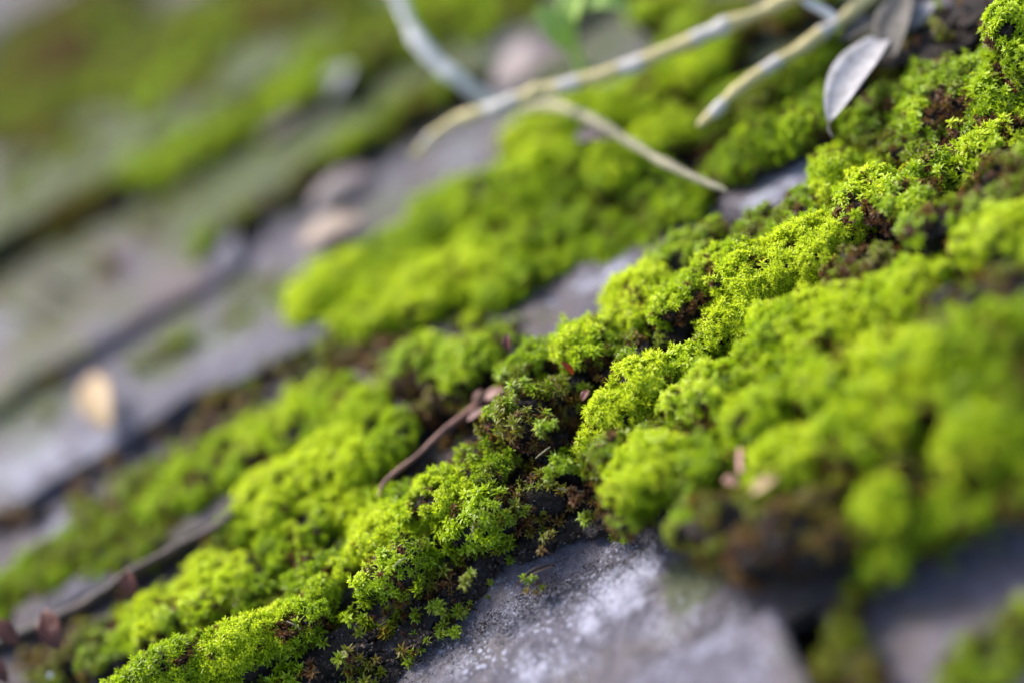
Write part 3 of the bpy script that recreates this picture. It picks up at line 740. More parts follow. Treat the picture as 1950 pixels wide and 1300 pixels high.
lump('as', 1300, 385, 5, 72, 56, 50, .70, brown=.0); lump('as', 1250, 430, 3, 60, 46, 36, .62, brown=.1); lump('as', 1140, 460, 3, 70, 50, 40, .60, brown=.1); lump('as', 1060, 500, 3, 66, 46, 36, .58, brown=.2); lump('as', 1190, 480, 2, 66, 40, 26, .5, .8)
cushion('at', 'soft green band of moss behind the lavender slate at the upper right')
lump('at', 1410, 305, 5, 70, 50, 42, 0.59, brown=0.18); lump('at', 1485, 255, 7, 76, 56, 52, 0.67, brown=0.23); lump('at', 1540, 225, 8, 70, 60, 56, 0.55, brown=0.38); lump('at', 1370, 290, 3, 60, 46, 32, 0.11, .8, 'dry', .9); lump('at', 1370, 345, 2, 60, 46, 30, 0.45, brown=0.33)
cushion('au', 'green hump between the two yellow twigs, out of focus')
lump('au', 1490, 180, 8, 95, 66, 60, 0.50, brown=0.30); lump('au', 1390, 215, 6, 80, 60, 50, 0.44, brown=0.35); lump('au', 1560, 130, 8, 80, 60, 60, 0.50, brown=0.30); lump('au', 1440, 240, 3, 60, 50, 32, 0.24, .7, brown=0.60)
cushion('av', 'far blurred lime moss under the long yellow twig')
lump('av', 1330, 130, 7, 100, 70, 60, 0.69, brown=0.30); lump('av', 1230, 190, 7, 100, 70, 60, 0.67, brown=0.30); lump('av', 1120, 240, 7, 90, 66, 55, 0.65, brown=0.30); lump('av', 1020, 270, 6, 76, 60, 46, 0.61, brown=0.30); lump('av', 1260, 260, 6, 80, 55, 50, 0.73, brown=0.15); lump('av', 1060, 210, 5, 66, 50, 40, 0.55, brown=0.30)
cushion('aw', 'darker green moss slope behind the in-focus bank at the upper right')
lump('aw', 1680, 230, 5, 90, 66, 50, 0.46, 1, 'star', 0.42); lump('aw', 1780, 190, 7, 110, 76, 60, 0.52, 1, 'star', 0.37); lump('aw', 1880, 160, 8, 110, 76, 60, 0.52, 1, 'star', 0.42); lump('aw', 1700, 290, 4, 76, 50, 36, 0.32, .8, 'star', 0.62); lump('aw', 1780, 260, 5, 90, 55, 46, 0.42, .9, 'star', 0.52); lump('aw', 1640, 300, 3, 60, 45, 30, 0.36, .8, 'star', 0.62); lump('aw', 1870, 230, 6, 90, 50, 46, 0.42, .9, 'star', 0.52)
cushion('ax', 'bright green tuft in the top right corner against the black hollow')
lump('ax', 1930, 55, 15, 60, 55, 66, .66, 1, 'star', .15, cb=90); lump('ax', 1965, 110, 12, 60, 50, 50, .56, 1, 'star', .2)
cushion('ay', 'nearly bare black soil hump in the upper right hollow')
lump('ay', 1800, 70, 8, 110, 70, 50, .2, .16, 'star', .7); lump('ay', 1730, 110, 3, 90, 60, 30, .5, .7, 'star', .3); lump('ay', 1870, 20, 9, 100, 70, 50, .2, .14, 'star', .7)

cushion('soil', 'packed soil along the upper edge of the bare slate, its black standing in for the cave shade')
for k in range(26):
    t_ = k / 25; x = 600 + 900 * t_ + random.uniform(-10, 10); y = 1300 - 440 * t_ * .98 + random.uniform(-8, 8)
    back = 30 if not (.33 < t_ < .62) else 62
    lump('soil', x - back * .5, y - back * .8, -10, random.uniform(45, 70), 46, random.uniform(34, 60), .4, .10, 'star', .6, cb=20)  # dark lumps put where the cave and slate edge lie in black shade
for (x, y, a) in [(640, 1290, 70), (700, 1250, 75), (760, 1215, 75), (820, 1180, 70), (870, 1145, 60), (740, 1265, 50), (900, 1110, 55)]:
    lump('soil', x, y, -10.5, a, 60, 30, .50, .28, 'star', .45, cb=15, size=.95)

# carpets: nobody could count these low hummocks
def strip(cid, x1, y1, x2, y2, w, n, rmin, rmax, z, tint, dens=.9, style='upright', brown=.2, flat=.42):
    for i in range(n):
        t = random.random(); o_ = random.uniform(-.5, .5) * w
        x = x1 + (x2 - x1) * t + o_ * .5; y = y1 + (y2 - y1) * t + o_ * .85
        a = random.uniform(rmin, rmax)
        lump(cid, x, y, z, a * 1.25, a, a * flat, tint + random.uniform(-.12, .12), dens, style, brown, size=.95)
cushion('carpet1', 'blurred strip of green moss along the slate edges at the upper left')
strip('carpet1', 60, 420, 560, 120, 60, 30, 18, 36, 9, .46, .7, brown=.35); strip('carpet1', 270, 330, 620, 130, 55, 40, 20, 44, 10, .58, .8, brown=.25); strip('carpet1', 560, 150, 860, 0, 85, 44, 20, 44, 10, .56, .85, brown=.25); strip('carpet1', 860, 60, 1000, -20, 90, 10, 25, 40, 8, .45, brown=.4)
cushion('carpet2', 'thin dull olive moss scattered on the farthest slates in the upper left corner')
strip('carpet2', 0, 330, 420, 90, 130, 40, 20, 40, 11, .42, .7, brown=.35); strip('carpet2', 0, 150, 300, -20, 110, 26, 18, 34, 12, .30, .6, brown=.5); strip('carpet2', 430, 80, 700, -30, 80, 22, 18, 34, 13, .40, .6, brown=.4)
strip('carpet2', 0, 430, 240, 330, 50, 16, 16, 30, 9, .36, .7, brown=.4)
strip('carpet2', 0, 240, 560, -10, 110, 60, 20, 44, 9, .42, .8, brown=.35); strip('carpet2', 250, 190, 660, 0, 90, 40, 20, 40, 9, .42, .75, brown=.35)
strip('carpet2', -40, 420, 300, 280, 90, 60, 20, 40, 7, .40, .85, brown=.35); strip('carpet2', 700, 90, 1000, 0, 90, 26, 20, 40, 7, .52, .8, brown=.3)
strip('carpet2', -20, 200, 260, -30, 130, 50, 22, 44, 10, .40, .8, brown=.35); strip('carpet2', -30, 530, 200, 420, 50, 16, 14, 26, 3, .40, .5, brown=.4)
cushion('carpet3', 'thin green growth along the edge of the algae covered slate')
strip('carpet3', 380, 470, 900, 130, 26, 44, 14, 28, 7, .42, .75, brown=.35); strip('carpet3', 300, 400, 640, 240, 40, 26, 12, 24, 5, .46, .6)
strip('carpet3', 0, 640, 330, 450, 90, 34, 8, 18, 6, .34, .45, brown=.5); strip('carpet3', 60, 820, 470, 590, 50, 22, 7, 14, 4, .36, .4, brown=.5); strip('carpet3', 560, 360, 900, 200, 60, 14, 7, 14, 3, .36, .4, brown=.5)
strip('carpet3', 260, 700, 400, 620, 26, 12, 10, 20, 4, .5, .6); strip('carpet3', 0, 770, 200, 660, 24, 12, 10, 18, 5, .45, .5); strip('carpet3', 430, 620, 560, 520, 40, 14, 10, 22, 2, .42, .5)
cushion('carpet8', 'brown crumbs and thin olive moss, darkened as deep shade between the yellow green ridges and the stick')
strip('carpet8', 640, 640, 780, 700, 60, 22, 20, 36, 2, .22, .5, 'star', .8); strip('carpet8', 780, 760, 900, 860, 70, 22, 18, 34, -2, .2, .3, 'star', .8)  # brown growth, tinted lower to paint deep shade between the ridges
strip('carpet8', 500, 640, 620, 700, 70, 20, 18, 34, 1, .38, .7, 'star', .5)
strip('carpet2', -20, 470, 230, 345, 60, 30, 14, 30, 6, .40, .7, brown=.35); strip('carpet2', 240, 420, 560, 230, 60, 24, 10, 22, 6, .40, .5, brown=.4)
cushion('carpet9', 'low sparse moss around the dark stick, with dark soil standing in for the shaded hollow below it')
strip('carpet9', 120, 1010, 560, 770, 60, 44, 16, 30, 2, .46, .7, 'star', .4); strip('carpet9', 40, 1270, 450, 1040, 40, 44, 18, 32, -2, .30, .3, 'star', .6)  # second strip puts dark soil where the hollow below the stick is shaded
cushion('carpet4', 'dark moss and dirt packed below the pale slate at the left')
strip('carpet4', 0, 1010, 330, 830, 34, 26, 12, 26, 2, .28, .5, 'star', .6); strip('carpet4', 330, 820, 640, 670, 50, 26, 14, 30, 2, .32, .6, 'star', .55); strip('carpet4', 560, 640, 740, 700, 60, 16, 16, 32, 2, .34, .8, 'star', .5); strip('carpet4', 640, 720, 900, 780, 50, 16, 16, 32, -1, .26, .6, 'star', .6)
cushion('carpet5', 'dark hollow of thin green growth under the red brown stick')
strip('carpet5', 790, 920, 930, 840, 80, 20, 16, 30, -5, .30, .35, 'star', .5)
cushion('carpet6', 'blurred lime moss reaching the top edge behind the twigs')
strip('carpet6', 1230, 80, 1330, 0, 90, 12, 24, 46, 8, .70); strip('carpet6', 1330, 60, 1560, -30, 80, 14, 24, 44, 8, .50, brown=.4); strip('carpet6', 1600, 90, 1720, 40, 80, 10, 22, 40, 7, .50)
cushion('carpet7', 'moss continuing up and down the roof beyond the right side')
for k in range(34):
    u = random.uniform(.095, .21); v_ = random.uniform(.15, .40)
    pc = uv(u, v_, 0); dd = pc - CAM; dp = dd @ f_; X = dd @ R_ / dp; Y = dd @ U_ / dp
    px_, py_ = X / .6 * 1950 + 975, 650 - Y / .6 * 1950
    if px_ > 2040: lump('carpet7', px_, py_, 4, random.uniform(60, 100), 60, 50, random.uniform(.5, .8), size=1.3)
for k in range(20):
    u = random.uniform(-.30, -.19); v_ = random.uniform(.20, .30)
    pc = uv(u, v_, 0); dd = pc - CAM; dp = dd @ f_; X = dd @ R_ / dp; Y = dd @ U_ / dp
    px_, py_ = X / .6 * 1950 + 975, 650 - Y / .6 * 1950
    if px_ < -60: lump('carpet7', px_, py_, 2, random.uniform(60, 100), 60, 40, random.uniform(.4, .75), size=1.3)

build_cushions()

# ------------------------------------------------------------------ twigs, leaves and small things
def spline(pts, n):
    P = np.array(pts, float); out = []
    Q = np.vstack([2 * P[0] - P[1], P, 2 * P[-1] - P[-2]])
    for i in range(1, len(Q) - 2):
        for t in np.linspace(0, 1, n, endpoint=False):
            a, b, c, d = Q[i - 1], Q[i], Q[i + 1], Q[i + 2]
            out.append(.5 * (2 * b + (c - a) * t + (2 * a - 5 * b + 4 * c - d) * t * t + (3 * b - a - 3 * c + d) * t ** 3))
    out.append(P[-1]); return np.array(out)

def tube(name, pts, mat, parent=None, n=10, sides=12, bands=(), rough=.05, seed=0, cap=True):
    """pts: (x, y, z, radius) in metres"""
    S = spline(pts, n); P = S[:, :3]; rad = np.abs(S[:, 3]); m = len(P)
    T = np.gradient(P, axis=0); T /= np.linalg.norm(T, axis=1, keepdims=True)
    up = np.array([.3, .2, 1.0]); V, F, B = [], [], []
    for i in range(m):
        s = np.cross(T[i], up); s /= np.linalg.norm(s); w = np.cross(s, T[i])
        tt = i / (m - 1); b = 0.0
        for (ba, bb, bump) in bands:
            if ba <= tt <= bb: b = 1.0
        for k in range(sides):
            a = 2 * math.pi * k / sides
            q = P[i] + 0.
            nn = noise(np.array([[q[0] + math.cos(a) * .002, q[1] + math.sin(a) * .002, q[2]]]), .004, seed)[0]
            r = rad[i] * (1 + rough * nn + (.10 if b else 0) + rough * .7 * noise(np.array([[q[0], q[1], q[2]]]), .0022, seed + 7)[0])
            V.append(P[i] + (s * math.cos(a) + w * math.sin(a)) * r); B.append(b)
    for i in range(m - 1):
        for k in range(sides):
            k2 = (k + 1) % sides; F.append((i * sides + k, i * sides + k2, (i + 1) * sides + k2, (i + 1) * sides + k))
    if cap:
        F.append(tuple(reversed(range(sides)))); F.append(tuple((m - 1) * sides + k for k in range(sides)))
    o = mesh_obj(name, V, F, mat, parent); fattr(o.data, 'band', B); return o

TW = 1.0
def PT(px, py, d, r_px):  # point at a camera distance, radius in picture pixels
    p = at_d(px, py, d); return (*p, r_px * TW * px_size(d))

def tw(name, pts, mat, parent=None, **k): return tube(name, [PT(*p) for p in pts], mat, parent, **k)

TW = .76
t = empty('twig', at_d(1100, 150, .375), 'long yellow twig with grey bark sleeves lying across the whitish grey one at the top', 'twig')
tw('stem', [(795, 290, 0.382, 9), (830, 255, 0.378, 13), (870, 228, 0.375, 15), (930, 212, 0.372, 17), (990, 188, 0.370, 18), (1060, 168, 0.368, 18), (1130, 150, 0.366, 18), (1220, 118, 0.364, 18), (1320, 75, 0.362, 19), (1400, 42, 0.360, 18), (1470, 15, 0.360, 17), (1540, -25, 0.358, 17), (1620, -80, 0.356, 17)],
   M_TWIG, t, bands=((.03, .07, 1), (.24, .33, 1), (.42, .47, 1), (.545, .585, 1), (.66, .74, 1)), seed=5, rough=.30)
tw('twig_tip', [(795, 290, 0.382, 9), (785, 300, 0.383, 6), (778, 306, 0.384, 2)], M_STRAW, t)
t = empty('twig', at_d(850, 120, .39), 'thick whitish grey twig curving down from the top edge and passing under the yellow one', 'twig')
tw('stem', [(735, -60, .395, 18), (760, 0, .393, 18), (785, 60, .391, 18), (830, 115, .389, 18), (880, 158, .388, 17), (930, 190, .389, 16), (985, 205, .389, 13), (1050, 200, .380, 12), (1120, 225, .366, 12), (1200, 272, .359, 11), (1280, 318, .352, 10), (1350, 350, .347, 8), (1385, 364, .345, 4)],
   M_TWIGG, t, bands=((.50, 1, 0),), seed=8, rough=.30)
t = empty('twig', at_d(1500, 110, .36), 'yellow twig pointing down left at the upper right with a broken pale tip', 'twig')
tw('stem', [(1330, 240, .353, 8), (1350, 222, .353, 14), (1378, 197, .353, 16), (1420, 160, .354, 15), (1470, 125, .355, 16), (1530, 88, .356, 17), (1590, 48, .357, 17), (1650, 5, .358, 18), (1700, -40, .358, 18)],
   M_TWIG, t, bands=((.14, .25, 1), (.46, .53, 1), (.70, .76, 1)), seed=9, rough=.30)
tw('side_shoot', [(1600, 42, .357, 10), (1570, 22, .358, 12), (1535, 2, .359, 12), (1500, -30, .36, 12)], M_TWIGG, t)

TW = 1.0
def leaf_blade(name, p0, p1, width, mat, parent=None, bend=.2, cup=.25, nl=14, nw=6, side=None, prof=None, curl=0, link=True, thick=.00015):
    p0, p1 = np.asarray(p0, float), np.asarray(p1, float); ax = p1 - p0; L = np.linalg.norm(ax); ax /= L
    view = CAM - (p0 + p1) / 2; view /= np.linalg.norm(view); view = view * .6 + np.array([0, .25, .8])
    s = np.cross(ax, view if side is None else np.asarray(side)); s /= np.linalg.norm(s); nrm = np.cross(s, ax)
    V, F = [], []
    for sgn in (0, 1):
        for i in range(nl + 1):
            t_ = i / nl
            w = (math.sin(math.pi * min(1, t_ * .93 + .05)) ** .8 if prof is None else prof(t_)) * width / 2
            c = p0 + ax * L * t_ + nrm * (bend * L * math.sin(math.pi * t_) + curl * L * t_ ** 2)
            for j in range(nw + 1):
                x = (j / nw * 2 - 1)
                jit = noise(np.array([[t_ * 3, x, width * 900]]), .7, 3)[0] * .12 * w
                V.append(c + s * (x * w) + nrm * (cup * w * (x * x) + jit - sgn * thick))
    q = grid_mesh(nw, nl); n = (nl + 1) * (nw + 1)
    F = q + [tuple(i + n for i in reversed(f)) for f in q]
    W = nw + 1
    ring = [i for i in range(W)] + [j * W + nw for j in range(1, nl + 1)] + [nl * W + i for i in range(nw - 1, -1, -1)] + [j * W for j in range(nl - 1, 0, -1)]
    for i in range(len(ring)):
        a, b = ring[i], ring[(i + 1) % len(ring)]; F.append((a, a + n, b + n, b))
    return mesh_obj(name, V, F, mat, parent)

def solo(name, label, cat, *a, **k):
    o = leaf_blade(name, *a, **k); return tag(o, label, cat)

t = empty('dry_leaf', at_d(1650, 120, .352), 'hanging silver grey dry leaf with a pointed tip under the upper right twig', 'leaf')
leaf_blade('blade', at_d(1580, 230, .341), at_d(1680, 78, .350), 92 * px_size(.36), M_SILVER, t, .06, .5, prof=lambda t_: (math.sin(math.pi * min(1, t_ * .8 + .02)) ** .75) * (1 - .25 * t_))
tw('stalk', [(1580, 230, .341, 2.5), (1578, 246, .340, 2.2), (1586, 262, .339, 2)], M_GREY, t)
t = empty('dry_leaf', at_d(1720, 40, .356), 'crumpled grey brown dry leaf cluster beside the black hollow at the top', 'leaf')
leaf_blade('blade', at_d(1690, 130, .352), at_d(1730, -20, .356), 75 * px_size(.352), M_GREY, t, .1, .4)
leaf_blade('blade', at_d(1600, 78, .358), at_d(1680, 40, .356), 50 * px_size(.352), M_GREY, t, .1, .4)
tag(leaf_blade('blade', at_d(1730, 62, .354), at_d(1782, 2, .354), 42 * px_size(.352), M_SILVER, t, .1, .3), 'small silvery leaf blade')
leaf_blade('blade', at_d(1640, 100, .355), at_d(1720, 80, .356), 40 * px_size(.352), M_GREY, t, .2, .6)

t = empty('seedling', at_z(1105, 140, .008), 'pale green seedling with two curling leaves at the top edge', 'seedling')
tw('stem', [(1114, 160, .384, 9), (1102, 115, .381, 10), (1090, 85, .379, 10), (1082, 55, .378, 8)], M_SPROUT, t)
leaf_blade('leaf', at_d(1092, 92, .378), at_d(1022, 18, .374), 62 * px_size(.38), M_SPROUT, t, .12, .4)
leaf_blade('leaf', at_d(1084, 70, .378), at_d(1112, -40, .374), 60 * px_size(.38), M_SPROUT, t, .1, .4)
leaf_blade('leaf', at_d(1092, 26, .377), at_d(1206, 20, .373), 46 * px_size(.38), M_SPROUT, t, .28, .3)

t = empty('stick', at_z(830, 860, .002), 'thin reddish brown stick with a frayed pinkish end lying left of the centre mound', 'stick')
tw('shaft', [(722, 945, .340, 4), (735, 915, .341, 5), (800, 862, .342, 5), (850, 815, .343, 6), (905, 775, .345, 7)], M_STICK, t, seed=3, rough=.2)
tw('frayed_end', [(885, 790, .345, 7), (930, 752, .346, 9), (955, 735, .347, 4)], M_STICK, t, rough=.5, seed=4)
leaf_blade('splinter', at_d(925, 760, .344), at_d(962, 738, .344), 22 * px_size(.345), M_PITHD, t, .1, .3)
leaf_blade('splinter', at_d(890, 800, .343), at_d(935, 775, .343), 14 * px_size(.345), M_PITHD, t, .1, .3)
leaf_blade('splinter', at_d(900, 765, .345), at_d(918, 740, .345), 10 * px_size(.345), M_STICK, t, .1, .3)

t = empty('stick', at_z(220, 1100, .002), 'long dark brown stick lying along the moss ledge at the lower left', 'stick')
tw('shaft', [(445, 975, .352, 6), (400, 1008, .353, 9), (330, 1045, .354, 11), (250, 1090, .354, 11), (170, 1145, .354, 11), (90, 1185, .354, 12), (0, 1225, .354, 12), (-90, 1270, .354, 12)], M_DARK, t, seed=6, rough=.3)
solo('leaf_scrap', 'small rusty leaf scrap hanging on the dark stick', 'leaf', at_d(240, 1085, .346), at_d(256, 1135, .346), 34 * px_size(.35), M_RUST, None, .1, .3)
solo('leaf_scrap', 'larger maroon leaf scrap below the left part of the dark stick', 'leaf', at_d(85, 1160, .345), at_d(112, 1235, .343), 48 * px_size(.35), M_RUST, None, .1, .3)
solo('leaf_scrap', 'dark red leaf scrap at the left edge above the bottom corner', 'leaf', at_d(-15, 1180, .346), at_d(35, 1225, .346), 36 * px_size(.35), M_RUST, None, .1, .3)
solo('leaf_scrap', 'maroon leaf scrap in the bottom left corner', 'leaf', at_d(-10, 1250, .345), at_d(14, 1300, .345), 26 * px_size(.35), M_RUST, None, .1, .3)
solo('dry_leaf', 'small tan leaf standing on the pale slate at the left', 'leaf', at_z(203, 815, .008), at_z(176, 715, .010), 66 * px_size(.39), M_TAN, None, .08, .3)
solo('dry_leaf', 'tan blurred leaf lying on the slates left of the yellow green ridges', 'leaf', at_z(570, 465, .006), at_z(690, 420, .007), 9 * MM, M_TANDULL, None, .08, .2, side=(0, 0, 1))
solo('dry_leaf', 'pinkish dry leaf on the far slates below the crossing twigs', 'leaf', at_z(590, 390, .005), at_z(710, 325, .005), 8 * MM, M_PINKL, None, .08, .2, side=(0, 0, 1))
solo('dry_leaf', 'pinkish dry leaf right of the white twig near the top', 'leaf', at_z(940, 160, .010), at_z(1080, 85, .010), 15 * MM, M_PINKL, None, .08, .2, side=(0, 0, 1))
solo('dry_leaf', 'faint pink leaf on the slate left of the pale round blur', 'leaf', at_z(500, 265, .008), at_z(600, 195, .008), 10 * MM, M_PINKL, None, .08, .2, side=(0, 0, 1))
solo('dry_leaf', 'upright pink brown leaf between the two yellow twigs at the top', 'leaf', at_d(1495, 85, .385), at_d(1520, 10, .383), 40 * px_size(.385), M_PINKL, None, .08, .3)
solo('dry_leaf', 'round pale bluish leaf blurred at the upper left', 'leaf', at_d(620, 220, .45), at_d(668, 128, .44), 60 * px_size(.45), M_CHIP, None, .08, .3)
solo('petal', 'white petal caught on the moss below the long yellow twig', 'petal', at_d(1262, 228, .385), at_d(1322, 196, .383), 44 * px_size(.385), M_CHIP, None, .1, .3)
solo('leaf_scrap', 'buff leaf scrap on the moss under the thin stalk', 'leaf', at_z(1095, 262, .016), at_z(1170, 262, .016), 6 * MM, M_PINKL, None, .1, .3, side=(0, 0, 1))
solo('seed_scale', 'orange brown seed scale caught at the right end of the brown moss', 'seed scale', at_d(1822, 438, .322), at_d(1850, 418, .322), 22 * px_size(.322), M_SEED, None, .15, .5)
solo('leaf_tip', 'tiny bright red leaf tip standing in the central mound', 'leaf', at_d(1092, 712, .322), at_d(1070, 688, .320), 12 * px_size(.32), M_SEED if False else plain('red_leaf', (.45, .05, .02), (.30, .04, .02), 400, .4, .2), None, .1, .4)
solo('leaf_tip', 'small dark rusty scale on the soil right of the central mound', 'leaf', at_d(1108, 762, .320), at_d(1122, 742, .320), 16 * px_size(.32), M_RUST, None, .1, .4)
solo('leaf_scrap', 'rusty upright scrap behind the central mound', 'leaf', at_d(968, 668, .336), at_d(966, 635, .336), 18 * px_size(.335), M_RUST, None, .1, .4)
solo('wood_chip', 'pale tan chip lying on the blurred lime slope', 'chip', at_d(1432, 938, .290), at_d(1480, 908, .290), 26 * px_size(.29), M_TAN, None, .1, .3)
solo('leaf_scrap', 'brownish chip half buried near the broad lime bank', 'chip', at_d(1528, 896, .292), at_d(1560, 882, .292), 24 * px_size(.29), M_TAN, None, .1, .3)
solo('petal', 'small pinkish white flake below the pink stalk', 'petal', at_d(1378, 912, .297), at_d(1412, 922, .297), 22 * px_size(.297), M_PITH, None, .1, .3)
tag(tw('stalk', [(1412, 900, .298, 6), (1410, 880, .299, 6), (1412, 855, .300, 7)], M_PITH), 'short pink stalk standing before the curled green cushion', 'stalk')
t = empty('bark_curl', at_d(1020, 1095, .322), 'curled brown bark flake lying on the bare slate', 'bark flake')
leaf_blade('flake', at_d(985, 1112, .3225), at_d(1056, 1076, .321), 13 * px_size(.322), M_DARK, t, .10, 1.0, prof=lambda t_: .35 + .65 * math.sin(math.pi * t_ ** 1.4) ** .7)
tag(tw('straw', [(1062, 929, .3215, 1.6), (1085, 932, .3215, 1.4), (1114, 935, .3215, 1.2)], M_STRAW), 'fine straw sticking out of the moss above the dark cave', 'straw')
tag(tw('straw', [(1020, 872, .3215, 1.0), (1034, 860, .3215, 1.1), (1048, 850, .3215, 1.0)], M_STRAW), 'fine pale hair across the brown part of the central mound', 'straw')
tag(tw('straw', [(1394, 672, .315, 1.3), (1408, 683, .315, 1.3), (1420, 692, .315, 1.0)], M_STRAW), 'short pale needle under the largest lime dome', 'straw')
solo('slate_splinter', 'long pale splinter at the right edge among dark moss', 'splinter', at_d(1900, 612, .305), at_d(1990, 520, .305), 26 * px_size(.305), M_GREY, None, .03, .4)
# tiny water drops and crumbs of white grit in the focused moss
drop = NT('water_drop'); M_DROP = drop.principled((.9, .95, 1, 1), .03, None, .5, **{'Transmission Weight': .9, 'IOR': 1.33})
for (x, y, d, r, lb) in [(1120, 846, .3205, 4.5, 'clear water drop on the pale ridge tip'), (1132, 838, .3205, 3, 'smaller water drop right of the one on the pale ridge tip'), (1938, 214, .327, 5, 'water drop on the bank at the right edge'), (1512, 585, .318, 3, 'tiny water drop on the front of the largest dome'), (95, 1284, .343, 7, 'blurred water drop in the bottom left corner')]:
    D, F = ico(3); p = at_d(x, y, d)
    tag(mesh_obj('water_drop', p + D * r * px_size(d) * np.array([1, 1, .85]), F, M_DROP), lb, 'water drop')

# ------------------------------------------------------------------ single moss tufts one can pick out
def tuft(px, py, d, shoots, tint, label, spread=12, style='star', scale=.95, name='moss_tuft'):
    tint -= .10; shoots += 2
    c = at_z(px, py, -.0100) if (py > 1130 or (py > 1010 and px > 1100)) else at_d(px, py, .3215 if d < .3215 else d)
    d = depth_of(c); root = empty(name, c, label, 'moss tuft', 'loose moss tufts')
    for k in range(shoots):
        off = rng.normal(0, spread * px_size(d), 3) * np.array([1, 1, .45])
        A = np.array([rng.normal(0, .35), -.25 + rng.normal(0, .3), 1.0]); A /= np.linalg.norm(A)
        o = bpy.data.objects.new('shoot', PROTO[int(rng.choice(IDX[style]))]); COL.objects.link(o); o.parent = root
        o.location = Vector((off * (k > 0)).tolist()); o.rotation_euler = euler_from_axis(A[None], np.array([rng.uniform(0, 6)]))[0].tolist()
        o.scale = (scale * rng.uniform(.8, 1.15),) * 3; o['tint'] = float(np.clip(tint + rng.normal(0, .06), 0, 1))
for a in [(655, 1215, .3175, 9, .72, 'bright yellow green tuft on black soil at the bottom, left of the lone stars', 14),
          (690, 1262, .3165, 8, .76, 'bright green tuft touching the slate at the bottom', 14),
          (760, 1243, .3165, 2, .66, 'single green star on the soil near the slate edge'),
          (790, 1252, .316, 1, .66, 'lowest single green star beside the slate edge'),
          (800, 1225, .3165, 2, .6, 'green star right above the lowest one'),
          (770, 1195, .3175, 6, .64, 'loose green tuft on the soil below the round cushion', 12),
          (855, 1185, .3175, 6, .60, 'dull green tuft at the slate edge below the brown cushion', 12),
          (868, 1205, .3165, 3, .70, 'green star tip touching the grey slate', 6),
          (885, 1160, .3185, 2, .68, 'small green star above the slate edge, right of the brown cushion', 5),
          (890, 1110, .3190, 4, .58, 'olive tuft on the right flank of the brown cushion', 9),
          (1075, 890, .3175, 5, .74, 'yellow green tuft in sharp focus above the straw', 9),
          (1050, 905, .3180, 3, .66, 'small green star left of the tuft above the straw', 6),
          (1118, 905, .3165, 5, .74, 'yellow star tuft right of the tuft above the straw', 8),
          (1122, 988, .3180, 3, .60, 'dark green star hanging over the cave mouth', 5),
          (1105, 950, .3180, 5, .22, 'dry rusty tuft beneath the straw', 8),
          (1040, 815, .3180, 8, .68, 'open green star tuft in the middle of the central mound', 12),
          (1045, 1025, .3230, 1, .5, 'lone dim green star inside the dark cave'),
          (1175, 1022, .3200, 3, .55, 'tiny sprouts where the lime knob meets the slate', 9),
          (1196, 1030, .3190, 2, .66, 'tiny lime sprout on the slate below the lime knob', 5)]:
    tuft(*a)
t = empty('moss_tuft', at_d(1020, 1118, .3195), 'small green sprouts on a tangle of red brown dead stems on the bare slate', 'moss tuft', 'loose moss tufts')
for k in range(26):
    x, y = 1020 + random.gauss(0, 14), 1120 + random.gauss(0, 9)
    dx, dy = random.uniform(-16, 16), random.uniform(-12, 8)
    tw('dead_stem', [(x, y, .3215, .9), (x + dx * .5, y + dy * .5 - 2, .3205, .9), (x + dx, y + dy, .3205, .5)], M_RUST, t, n=3, sides=5)
for (x, y, ti) in [(998, 1106, .66), (1022, 1103, .66), (1012, 1112, .6), (1034, 1125, .5), (1026, 1132, .3), (1006, 1128, .3)]:
    o = bpy.data.objects.new('shoot', PROTO[random.randrange(4)]); COL.objects.link(o); o.parent = t
    o.location = Vector((at_d(x, y, .3205) - np.array(t.location)).tolist()); o.rotation_euler = (random.uniform(-.4, .4), random.uniform(-.4, .4), random.uniform(0, 6)); o.scale = (.7,) * 3; o['tint'] = ti

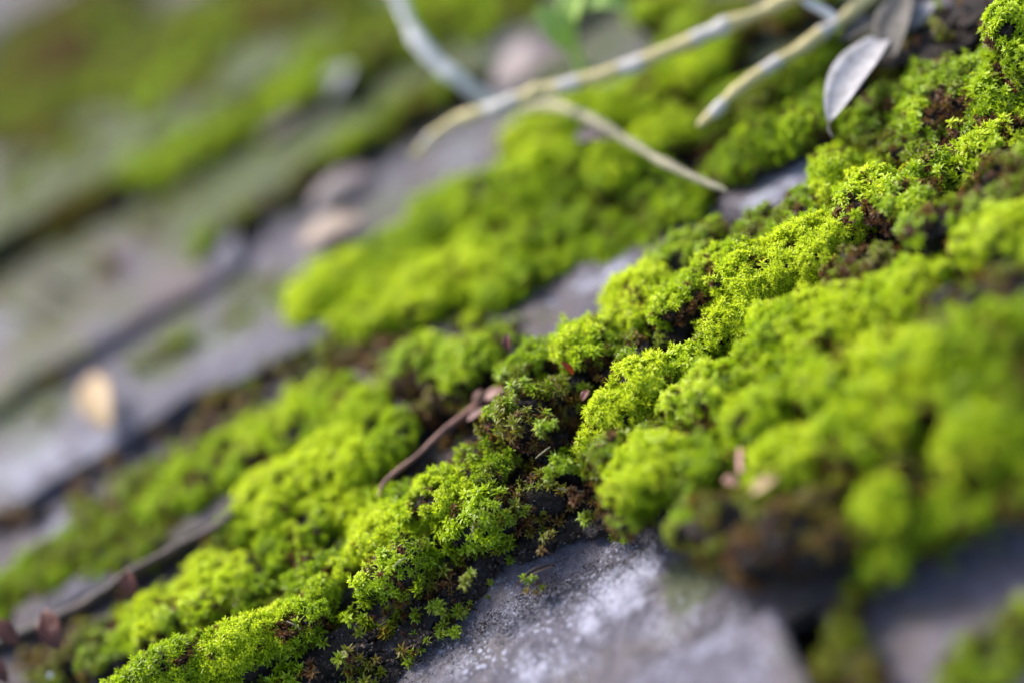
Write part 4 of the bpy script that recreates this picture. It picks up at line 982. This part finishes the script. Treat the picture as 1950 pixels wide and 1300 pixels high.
# crumbs of soil and grit lying in the hollow and on the slate
def grit(name, label, n, pick_pos, mat, rmin, rmax, seed):
    rs = np.random.default_rng(seed); D, F = ico(1); V, FF = [], []
    for k in range(n):
        p = pick_pos(rs); r = rs.uniform(rmin, rmax) * MM
        Q = D * r * (1 + .35 * rs.normal(size=(len(D), 1))) * np.array([1, 1, .7])
        FF += [[i + len(V) * len(D) for i in f] for f in F]; V.append(Q + p)
    o = mesh_obj(name, np.concatenate(V), FF, mat, smooth=False); tag(o, label, 'grit', None, 'stuff'); return o
def on_slate(rs):
    t_ = rs.random(); x = 700 + 560 * t_ + rs.normal(0, 20); y = 1300 - 265 * t_ + abs(rs.normal(0, 34)) - 25
    return at_z(x, y, Z0 + .0015)
grit('slate_grit', 'fine dark grit and crumbs along the moss edge of the bare slate', 1500, on_slate, M_SOIL, .05, .22, 5)
grit('slate_grit', 'fine pale grit scattered on the bare slate', 900, on_slate, M_CHIP, .04, .13, 6)

FOCUS_L = [L for L in LUMPS if L.cid in ('soil', 'b', 'c', 'd', 'g', 'h', 'i') and abs(L.depth - FOCUS) < .03]
def on_soil(rs):
    L = FOCUS_L[rs.integers(len(FOCUS_L))]
    d = rs.normal(size=(1, 3)); d /= np.linalg.norm(d)
    if d[0, 1] > 0: d[0, 1] *= -1
    P, _ = lump_pos(L, d, .0003); return P[0]
M_CRUMB = plain('brown_crumbs', (.10, .065, .045), (.035, .025, .02), 900, .8)
M_CRUMBG = plain('grey_crumbs', (.12, .115, .13), (.05, .046, .05), 900, .7)
grit('soil_crumbs', 'brown crumbs of soil on the dark flanks of the focused moss', 3000, on_soil, M_CRUMB, .10, .38, 15)
grit('soil_crumbs', 'grey grit among the soil crumbs of the focused moss', 900, on_soil, M_CRUMBG, .08, .30, 16)

for k, (x, y, d, lb) in enumerate([(900, 1010, .3215, 'thin straw lying across the olive yellow cushion'), (1330, 640, .3160, 'short brown needle on the largest lime dome'),
        (560, 1190, .3215, 'short brown needle on the bottom lime fringe'), (1840, 330, .3190, 'brown needle on the long bank at the right edge'), (760, 1070, .3205, 'pale needle on the round yellow green cushion')]):
    a = random.uniform(0, 3.1); l = random.uniform(14, 24)
    tag(tw('needle', [(x - l * math.cos(a), y - l * .5 * math.sin(a), d, .9), (x, y - 2, d - .0004, 1.1), (x + l * math.cos(a), y + l * .5 * math.sin(a), d, .6)], M_STRAW if k % 2 == 0 else M_STICK), lb, 'needle')
